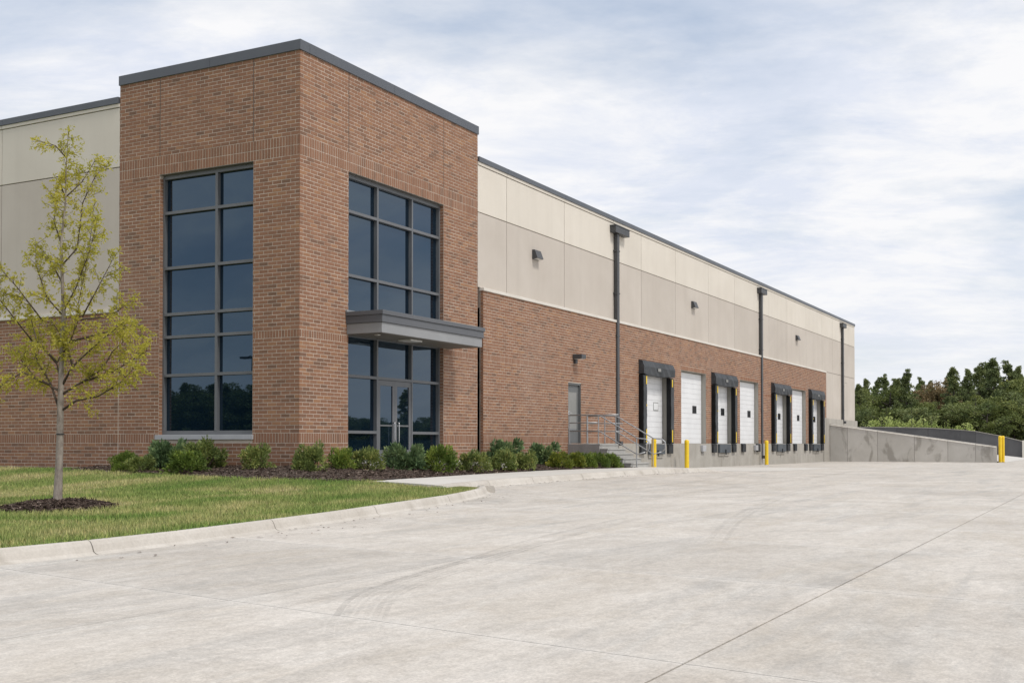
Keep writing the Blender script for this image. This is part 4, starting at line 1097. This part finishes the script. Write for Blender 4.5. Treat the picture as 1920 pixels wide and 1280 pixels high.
def shrub(kind,x,y,w,h,label,rz=None):
    z=ground_z(x,y)-.02
    t=empty('shrub',(x,y,z),label,'shrub','shrubs in the planting bed',rz=random.uniform(0,6.28) if rz is None else rz)
    t.scale=(w*random.uniform(.40,.45),w*random.uniform(.40,.45),h*.88/1.25); 
    if kind not in SHV:
        mt={'yew':'leaf_yew','box':'leaf_box','blue':'leaf_blue','gold':'leaf_gold','yew2':'leaf_yew','box2':'leaf_box'}[kind]
        V,F,ti=shrub_mesh(len(SHV)+40,mt,{'blue':3600,'yew':4200}.get(kind,3300),{'blue':.20,'box':.16,'box2':.18,'yew':.14,'yew2':.17,'gold':.17}[kind])
        o=np_mesh('foliage',V,F,M[mt],None,ti); o.parent=t
        m=MB(); 
        for k in range(9):
            a=random.uniform(0,6.28); r=random.uniform(.3,.75); q=random.uniform(.5,.9)
            m.tube([(math.cos(a)*.07,math.sin(a)*.07,-.02),(math.cos(a)*r*.5,math.sin(a)*r*.5,q*.45),(math.cos(a)*r,math.sin(a)*r,q)],[.03,.02,.008],5)
        s=m.build('stem',M['twig']); s.parent=t
        SHV[kind]=(o,s)
    else:
        for src in SHV[kind]:
            c=src.copy(); COL.objects.link(c); c.parent=t
    return t
# (kind, x, y, width, height)
for a in [
 ('yew',-1.45,4.05,.78,.55,'leftmost low dark yew shrub at the lawn edge'),
 ('box',-1.72,3.2,.80,.48,'low green shrub between the leftmost yew and the tall bluish shrub'),
 ('blue',-.62,3.55,1.15,.90,'tall bluish green shrub under the left end of the window sill'),
 ('yew2',-1.85,1.68,.98,.62,'yellowish low shrub in front, below the middle of the window'),
 ('box2',-.78,2.15,1.1,.84,'tall loose shrub behind the yellowish one under the window sill'),
 ('box',-.75,.62,.86,.72,'lone rounded shrub right of the window sill'),
 ('box2',-.62,-.82,.80,.74,'rounded shrub standing at the brick tower corner'),
 ('yew2',.72,-.66,.70,.62,'small shrub just right of the tower corner, beside the glass'),
 ('box',1.35,-.98,.88,.68,'pale green shrub in front of the left storefront panes'),
 ('blue',3.05,-.95,1.12,.86,'wide shrub in front of the double entrance doors'),
 ('yew2',3.75,-1.52,.98,.82,'full round shrub at the right side of the entrance doors'),
 ('box',4.95,-1.86,.86,.72,'round shrub below the right end of the canopy'),
 ('box2',6.75,-1.72,.84,.70,'greyish shrub with orange tips right of the tower edge'),
 ('blue',8.9,-.62,1.24,.98,'large leafy shrub against the brick behind the greyish ones'),
 ('box2',7.9,-1.86,.80,.64,'second greyish shrub along the sidewalk'),
 ('blue',10.9,-.85,1.30,.88,'broad leafy shrub against the brick left of the landing'),
 ('gold',10.3,-1.75,.86,.62,'golden topped shrub in the row along the sidewalk'),
 ('gold',11.35,-1.72,.80,.58,'smaller golden green shrub right of the golden topped one'),
 ('yew',12.1,-1.82,.74,.56,'dark green shrub third from the stair in the front row'),
 ('yew2',12.75,-1.98,.76,.58,'dark shrub second from the stair'),
 ('yew',13.4,-2.12,.80,.56,'last dark shrub in the row, touching the stair')]: shrub(*a)

# ---- the young tree
def young_tree():
    B=Vector((TREE[0],TREE[1],ground_z(*TREE)+.09)); sc=2154/(B-CV).dot(FWD)      # px per metre there
    def W3(u,v,dep=0.0):
        d0=(B-CV).dot(FWD); 
        return CV+RGT*((u-960)/2154*d0)+Vector((0,0,1))*((829.3-v)/2154*d0)+FWD*d0+FWD*dep
    off=W3(110,942)-B
    Wp=lambda u,v,dep=0.0: W3(u,v,dep)-Vector((off.x,off.y,off.z))
    t=empty('young_tree',tuple(B),'slender young tree with sparse yellow green leaves in a mulch ring on the lawn','tree')
    tr=[(109.6,952),(110,940),(111.2,900),(113,850),(114,768),(115,700),(117,640),(119,587),(115,508),(113,459),(121,377),(122,311),(125,252)]
    rad=[.088,.066,.056,.050,.044,.038,.033,.029,.021,.018,.012,.009,.004]
    m=MB(); m.tube([Wp(u,v) for u,v in tr],rad,10); 
    m.build('trunk',M['bark'],t,smooth=True)
    m=MB(); z=Wp(114,815); m.lathe([(.056,-.008),(.058,0),(.056,.008)],tuple(z),12); m.build('tree_tie',M['rubber'],t)
    limbs=[[(112,769),(93,722),(61,678),(45,641),(28,602)],[(116,771),(146,753),(195,745),(244,722),(282,696)],[(116,741),(154,718),(195,694),(215,661),(246,636)],
     [(114,735),(61,710),(24,678),(2,650)],[(118,722),(138,690),(175,661),(219,633),(262,611)],[(114,715),(107,682),(134,641),(154,592),(151,574),(167,508),(180,436),(187,390)],
     [(117,592),(82,557),(52,492),(42,447)],[(120,582),(148,541),(184,475),(211,423)],[(154,595),(184,541),(217,483)],[(117,534),(89,492),(56,459)],
     [(115,498),(141,465),(148,377),(167,324),(180,303)],[(113,456),(89,410),(82,356)],[(121,370),(144,337),(162,283)],[(121,372),(102,337),(92,322)],[(122,295),(105,275),(88,272)],
     [(79,602),(48,545),(28,506)],[(60,640),(20,570),(-6,528)],[(151,600),(200,592),(232,556)],[(138,690),(120,640),(92,600)],[(93,722),(50,700),(8,735)],[(154,718),(215,700),(290,662)],[(134,641),(190,620),(236,600)],[(107,682),(70,640),(60,600)]]
    rng=np.random.default_rng(5); tips=[]; mt=MB()
    twigs=[]
    for li,L in enumerate(limbs):
        amp=rng.uniform(-.75,.75); pts=[]
        for k,(u,v) in enumerate(L):
            f=k/(len(L)-1); w=abs(u-117)/150
            pts.append(Wp(u,v,amp*f*(.35+w)))
        r0=.019 if v>560 else .013
        n=len(pts); mt=MB(); mt.tube([tuple(p) for p in pts],[r0*(1-.8*k/(n-1)) for k in range(n)],6); mt.build('limb',M['twig'],t,smooth=True)
        # side twigs
        for k in range(n-1):
            a,b=pts[k],pts[k+1]; seg=(b-a).length
            cnt=max(1,int(seg*14))
            for q in range(cnt):
                f=(k+(q+rng.random())/cnt)/(n-1)
                if f<.16: continue
                p=a+(b-a)*((q+rng.random()*.9)/cnt); d=(b-a).normalized()
                dr=Vector(rng.normal(size=3)); dr=(dr-d*dr.dot(d)).normalized()
                dd=(d*.7+dr*.75+Vector((0,0,.12))).normalized(); ln=rng.uniform(.10,.34)*(1.1-.3*f)
                twigs.append((p,dd,ln))
        twigs.append((pts[-1]-(pts[-1]-pts[-2])*.3,(pts[-1]-pts[-2]).normalized(),.2))
    for k in range(5,len(tr)-1):
        a,b=Wp(*tr[k]),Wp(*tr[k+1]); cnt=int((b-a).length*(10 if k<8 else 22))
        for q in range(cnt):
            dr=Vector(rng.normal(size=3)); dr.z=abs(dr.z)*.6+.3; twigs.append((a+(b-a)*((q+rng.random())/cnt),dr.normalized(),rng.uniform(.08,.22)))
    twigs.append((Wp(*tr[-1]),Vector((0,0,1)),.10))
    for p,d,ln in list(twigs):
        if p.z<B.z+2.9 and rng.random()<.45:
            dr=Vector(rng.normal(size=3)).normalized(); twigs.append((p+d*ln*rng.uniform(.3,.9),(d*.5+dr*.8).normalized(),ln*rng.uniform(.5,.9)))
    tw=MB(); LP=[];LD=[];LL=[]
    for p,d,ln in twigs:
        e=p+d*ln+Vector((0,0,-.03*ln)); tw.tube([tuple(p),tuple(p+d*ln*.5),tuple(e)],[.0045,.0035,.002],4,cap=False)
        ns=max(4,int(ln*38))
        for s in range(ns):
            q=p+d*ln*(s+.5)/ns
            # a drooping compound leaf
            rd=Vector(rng.normal(size=3)); rd=(rd*.7+d*.7+Vector((0,0,-.15))).normalized(); rl=rng.uniform(.06,.13)
            nl=6
            for j in range(nl):
                c=q+rd*rl*(j+1)/nl+Vector((0,0,-.25*rl*((j+1)/nl)**2)); side=rd.cross(Vector(rng.normal(size=3))).normalized()
                LP.append(c); LD.append((side*(1 if j%2 else -1)+rd*.8+Vector((0,0,-.35)))); LL.append(rng.uniform(.026,.056))
    tag(tw.build('twigs',M['twig'],t),kind='stuff')
    LP=np.array(LP);LD=np.array(LD);LL=np.array(LL); V=leafcards(LP,LD,LL,LL*.26,rng)
    tt=np.clip(.5+.25*np.sin(LP[:,0]*5+LP[:,2]*4)*.6+rng.normal(0,.2,len(LP)),0,1)
    o=np_mesh('foliage',V,np.arange(4*len(LP)).reshape(-1,4),M['leaf_young'],t,tt); tag(o,kind='stuff')
young_tree()

# ---- trees beyond, each a trunk with limbs and a ragged crown
def tree_variant(seed,kind,mt,n=5200):
    """height 1, returns crown arrays and a trunk MB"""
    rng=np.random.default_rng(seed); tm=MB(); C=[];R=[]
    lean=rng.normal(0,.02,2)
    def tp(f): return np.array([lean[0]*f+.012*math.sin(f*7+seed),lean[1]*f,f])
    tm.tube([tuple(tp(f)) for f in (-.02,.25,.5,.75,.97)],[.024,.018,.013,.008,.002],7)
    if kind=='pine':
        nb=58
        for k in range(nb):
            f=.22+.76*(k+rng.random())/nb; a=rng.uniform(0,6.28); ln=(.26*(1-f)**.95+.015)*rng.uniform(.45,1.25)
            b=tp(f); e=b+np.array([math.cos(a)*ln,math.sin(a)*ln,ln*rng.uniform(.05,.55)])
            tm.tube([tuple(b),tuple((b+e)/2+np.array([0,0,-.01])),tuple(e)],[.006,.004,.002],4,cap=False)
            for q in (.45,.75,1.0):
                if rng.random()<.85: C.append(b+(e-b)*q+rng.normal(0,.014,3)); R.append(rng.uniform(.016,.042)*(1.3-.95*f))
        C.append(tp(.98)); R.append(.012); C.append(tp(.94)); R.append(.018)
    else:
        nb=30
        for k in range(nb):
            f=.2+.72*(k+rng.random())/nb; a=rng.uniform(0,6.28); prof=math.sin(min(1,(f-.08)/.92)*math.pi)**.6
            ln=.36*prof*rng.uniform(.45,1.1)+.03; b=tp(f*.82); e=b+np.array([math.cos(a)*ln,math.sin(a)*ln,ln*.5+rng.uniform(-.02,.08)])
            tm.tube([tuple(b),tuple((b+e)/2+np.array([0,0,-.01])),tuple(e)],[.008,.005,.002],4,cap=False)
            for q in (.4,.65,.85,1.0):
                if rng.random()<.9: C.append(b+(e-b)*q+rng.normal(0,.022,3)); R.append(rng.uniform(.04,.085))
        C.append(tp(.9)); R.append(.05)
    C=np.array(C);R=np.array(R); nc=len(C); idx=rng.integers(0,nc,n)
    u=rng.normal(size=(n,3)); u/=np.linalg.norm(u,axis=1)[:,None]; r=rng.random(n)**.4
    P=C[idx]+u*np.array([1.15,1.15,.72])*(R[idx]*r)[:,None]
    D=u+rng.normal(size=(n,3))*.6+np.array([0,0,.25])
    L=rng.uniform(.013,.030,n)*(1.0 if kind=='pine' else 1.1)*(1.9 if n<2000 else 1); Wd=L*(.22 if kind=='pine' else .40)
    V=leafcards(P,D,L,Wd,rng); ct=rng.normal(0,.16,nc)[idx]; t=np.clip(.45+ct+rng.normal(0,.14,n),0,1)
    return V,np.arange(4*n).reshape(-1,4),t,tm
TV={}
KINDS={'pine':('pine','leaf_pine',3),'tall_pine':('pine','leaf_pine',9),'oak':('oak','leaf_oak',4),'bush':('oak','leaf_oak',12),'rust':('oak','leaf_rust',6),'willow':('oak','leaf_lime',8),'dark':('oak','leaf_pine',15),'sprout':('oak','leaf_lime',21)}
def tree(kind,x,y,h,wd,label,group,z=-.16,name='tree',cat='tree'):
    t=empty(name,(x,y,z),label,cat,group,rz=random.uniform(0,6.28)); t.scale=(h*wd,h*wd,h)
    if kind not in TV:
        k,mt,sd=KINDS[kind]; V,F,ti,tm=tree_variant(sd,k,mt,{'willow':1500,'sprout':700}.get(kind,9000))
        a=tm.build('trunk',M['bark_dark']); a.parent=t
        b=np_mesh('crown',V,F,M[mt],None,ti); b.parent=t; TV[kind]=(a,b)
    else:
        for s in TV[kind]:
            c=s.copy(); COL.objects.link(c); c.parent=t
    return t
def place(u,D):       # ground point seen at photo column u, D metres ahead
    p=CV+RGT*((u-960)/2154*D)+FWD*D; return p.x,p.y
def tree_at(kind,u,top,D,wd,label,group,**kw):
    x,y=place(u,D); h=((829.3-top)/2154*D+1.055+.16)*1.03; return tree(kind,x,y,h,wd,label,group,**kw)
GB='trees beyond the loading ramp'
for a in [
 ('pine',1618,722,118,1.05,'dark pine touching the far building corner'),
 ('tall_pine',1645,712,126,.95,'slim ragged pine second from the building corner'),
 ('oak',1668,716,122,1.1,'rounded dark tree left of the tall thin pine'),
 ('tall_pine',1699,698,120,1.0,'tall thin pine rising above the left tree group'),
 ('pine',1716,722,130,1.1,'pine leaning just right of the tall thin one'),
 ('oak',1737,722,128,1.2,'low olive tree in the dip of the tree line'),
 ('rust',1760,708,124,.95,'tree with rusty brown foliage in the middle of the tree line'),
 ('pine',1797,692,116,1.1,'pointed pine right of the rusty tree'),
 ('tall_pine',1836,686,118,1.15,'broad ragged pine with sky gaps behind the yellow bollards'),
 ('pine',1872,676,114,1.15,'tallest dark pine near the right side'),
 ('tall_pine',1893,682,122,1.05,'pine with light upper boughs right of the tallest'),
 ('oak',1921,700,116,1.15,'rounded tree cut by the right picture edge'),
 ('oak',1902,742,104,1.15,'yellow green drooping tree at the lower right of the tree line')]: tree_at(*a[:5],a[5],GB)
for a in [('pine',1631,712,132,.85,'narrow pine between the corner pine and the slim ragged pine'),('tall_pine',1660,706,134,.85,'narrow pine rising behind the rounded dark tree'),('pine',1684,712,130,.8,'narrow pine just left of the tall thin pine'),('tall_pine',1727,712,134,.85,'narrow pine left of the dip in the tree line'),('pine',1748,716,132,.85,'narrow pine left of the rusty tree'),('tall_pine',1778,704,134,.85,'narrow pine between the rusty tree and the pointed pine'),('pine',1816,694,130,.85,'narrow pine right of the pointed pine'),('pine',1853,684,128,.85,'narrow pine left of the tallest pine'),('pine',1909,690,126,.85,'narrow pine near the right picture edge')]: tree_at(*a[:5],a[5],GB)
GU='lower trees of the wood edge'
UND=[(1606,752,108,'dark undergrowth tree hidden half behind the building corner'),(1632,744,110,'leafy undergrowth tree below the slim ragged pine'),(1658,750,106,'undergrowth tree below the rounded dark tree'),(1682,742,110,'undergrowth tree left of the tall thin pine trunk'),(1708,748,104,'bushy undergrowth tree below the tall thin pine'),(1733,744,108,'bushy undergrowth tree below the dip in the tree line'),(1757,750,106,'undergrowth tree below the rusty tree'),(1780,738,110,'dark undergrowth tree between the rusty tree and the pointed pine'),(1806,746,104,'undergrowth tree below the pointed pine'),(1828,738,106,'undergrowth tree below the ragged pine with sky gaps'),(1852,742,102,'undergrowth tree left behind the paired yellow bollards'),(1880,744,106,'undergrowth tree right behind the paired yellow bollards'),(1935,735,104,'undergrowth tree cut by the right picture edge'),
 (1612,730,132,'back wood tree filling the gap beside the building corner'),(1684,722,136,'back wood tree showing between the rounded dark tree and the tall thin pine'),(1750,738,136,'back wood tree behind the dip in the tree line'),(1780,722,134,'back wood tree behind the rusty tree'),(1818,712,132,'back wood tree between the pointed pine and the ragged pine'),(1855,704,134,'back wood tree behind the tallest pine'),(1910,705,130,'back wood tree near the right picture edge')]
for i,(u,top,D,lb) in enumerate(UND): tree_at(['dark','bush','pine','oak','tall_pine'][i%5] if i>12 else ['dark','bush','oak','pine'][i%4],u+random.uniform(-5,5),top+random.uniform(-8,14),D,random.uniform(.95,1.5),lb,GU)
GS='pale saplings above the far ramp wall'
for kind,u,top,D,wd,lb in [('sprout',1626,788,99,.7,'small lime sapling nearest the building above the dark wall'),('willow',1656,776,100,1.1,'bright yellow bush above the dark ramp wall'),('sprout',1678,772,101,.55,'thin lime sapling right of the yellow bush'),('willow',1712,780,99,1.1,'wide pale leafed bush above the middle of the dark wall'),('sprout',1727,776,100,.5,'upright pale sapling beside the wide pale bush'),('sprout',1748,778,99,.6,'pale sapling with upright shoots near the wall bend'),('sprout',1774,786,99,.6,'small pale sapling above the bend of the dark wall'),('willow',1808,788,99,1.0,'rightmost low pale bush above the sloping dark wall')]:
    tree_at(kind,u,top,D,wd,lb,GS,z=-.16,name='sapling',cat='sapling')
# trees, and a lamp, on the far sides of the lot: seen only as reflections in the glass
GR='trees across the lot reflected in the glass'
rl='leafy tree across the lot, seen only as a reflection in the glass'
for i in range(26):
    # mirrored in the left window (x -> -x)
    u=285+i*8.5+random.uniform(-4,4); D=random.uniform(95,125); top=random.uniform(706,735) if i%3 else random.uniform(725,760)
    x,y=place(u,D); h=(829.3-top)/2154*D+1.2; tree(['oak','dark','bush','pine'][i%4],-x,y,h,1.35,rl,GR)
for i in range(24):
    u=640+i*8.5+random.uniform(-4,4); D=random.uniform(150,190); top=random.uniform(772,797)
    x,y=place(u,D); h=(829.3-top)/2154*D+1.2; tree(['oak','dark','bush'][i%3],x,-y,h,1.7,rl,GR)
x,y=place(762,120); tree('tall_pine',x,-y,(829.3-730)/2154*120+1.2,1.15,rl,GR)
def lamp():
    x,y=place(467,70); x=-x; zt=(829.3-659)/2154*70+1.05
    t=empty('lamp_post',(x,y,-.16),'tall lamp post across the lot, reflected in the left window','lamp post')
    m=MB(); m.tube([(x,y,-.16),(x,y,zt)],[.09,.06],10); m.build('pole',M['pipe'],t)
    m=MB(); m.tube([(x,y,zt-.05),(x-.4,y+.5,zt+.1),(x-.75,y+1.1,zt+.05)],.04,8); m.box(x-1.05,x-.65,y+.95,y+1.6,zt-.02,zt+.10); m.build('lamp_head',M['pipe'],t)
lamp()
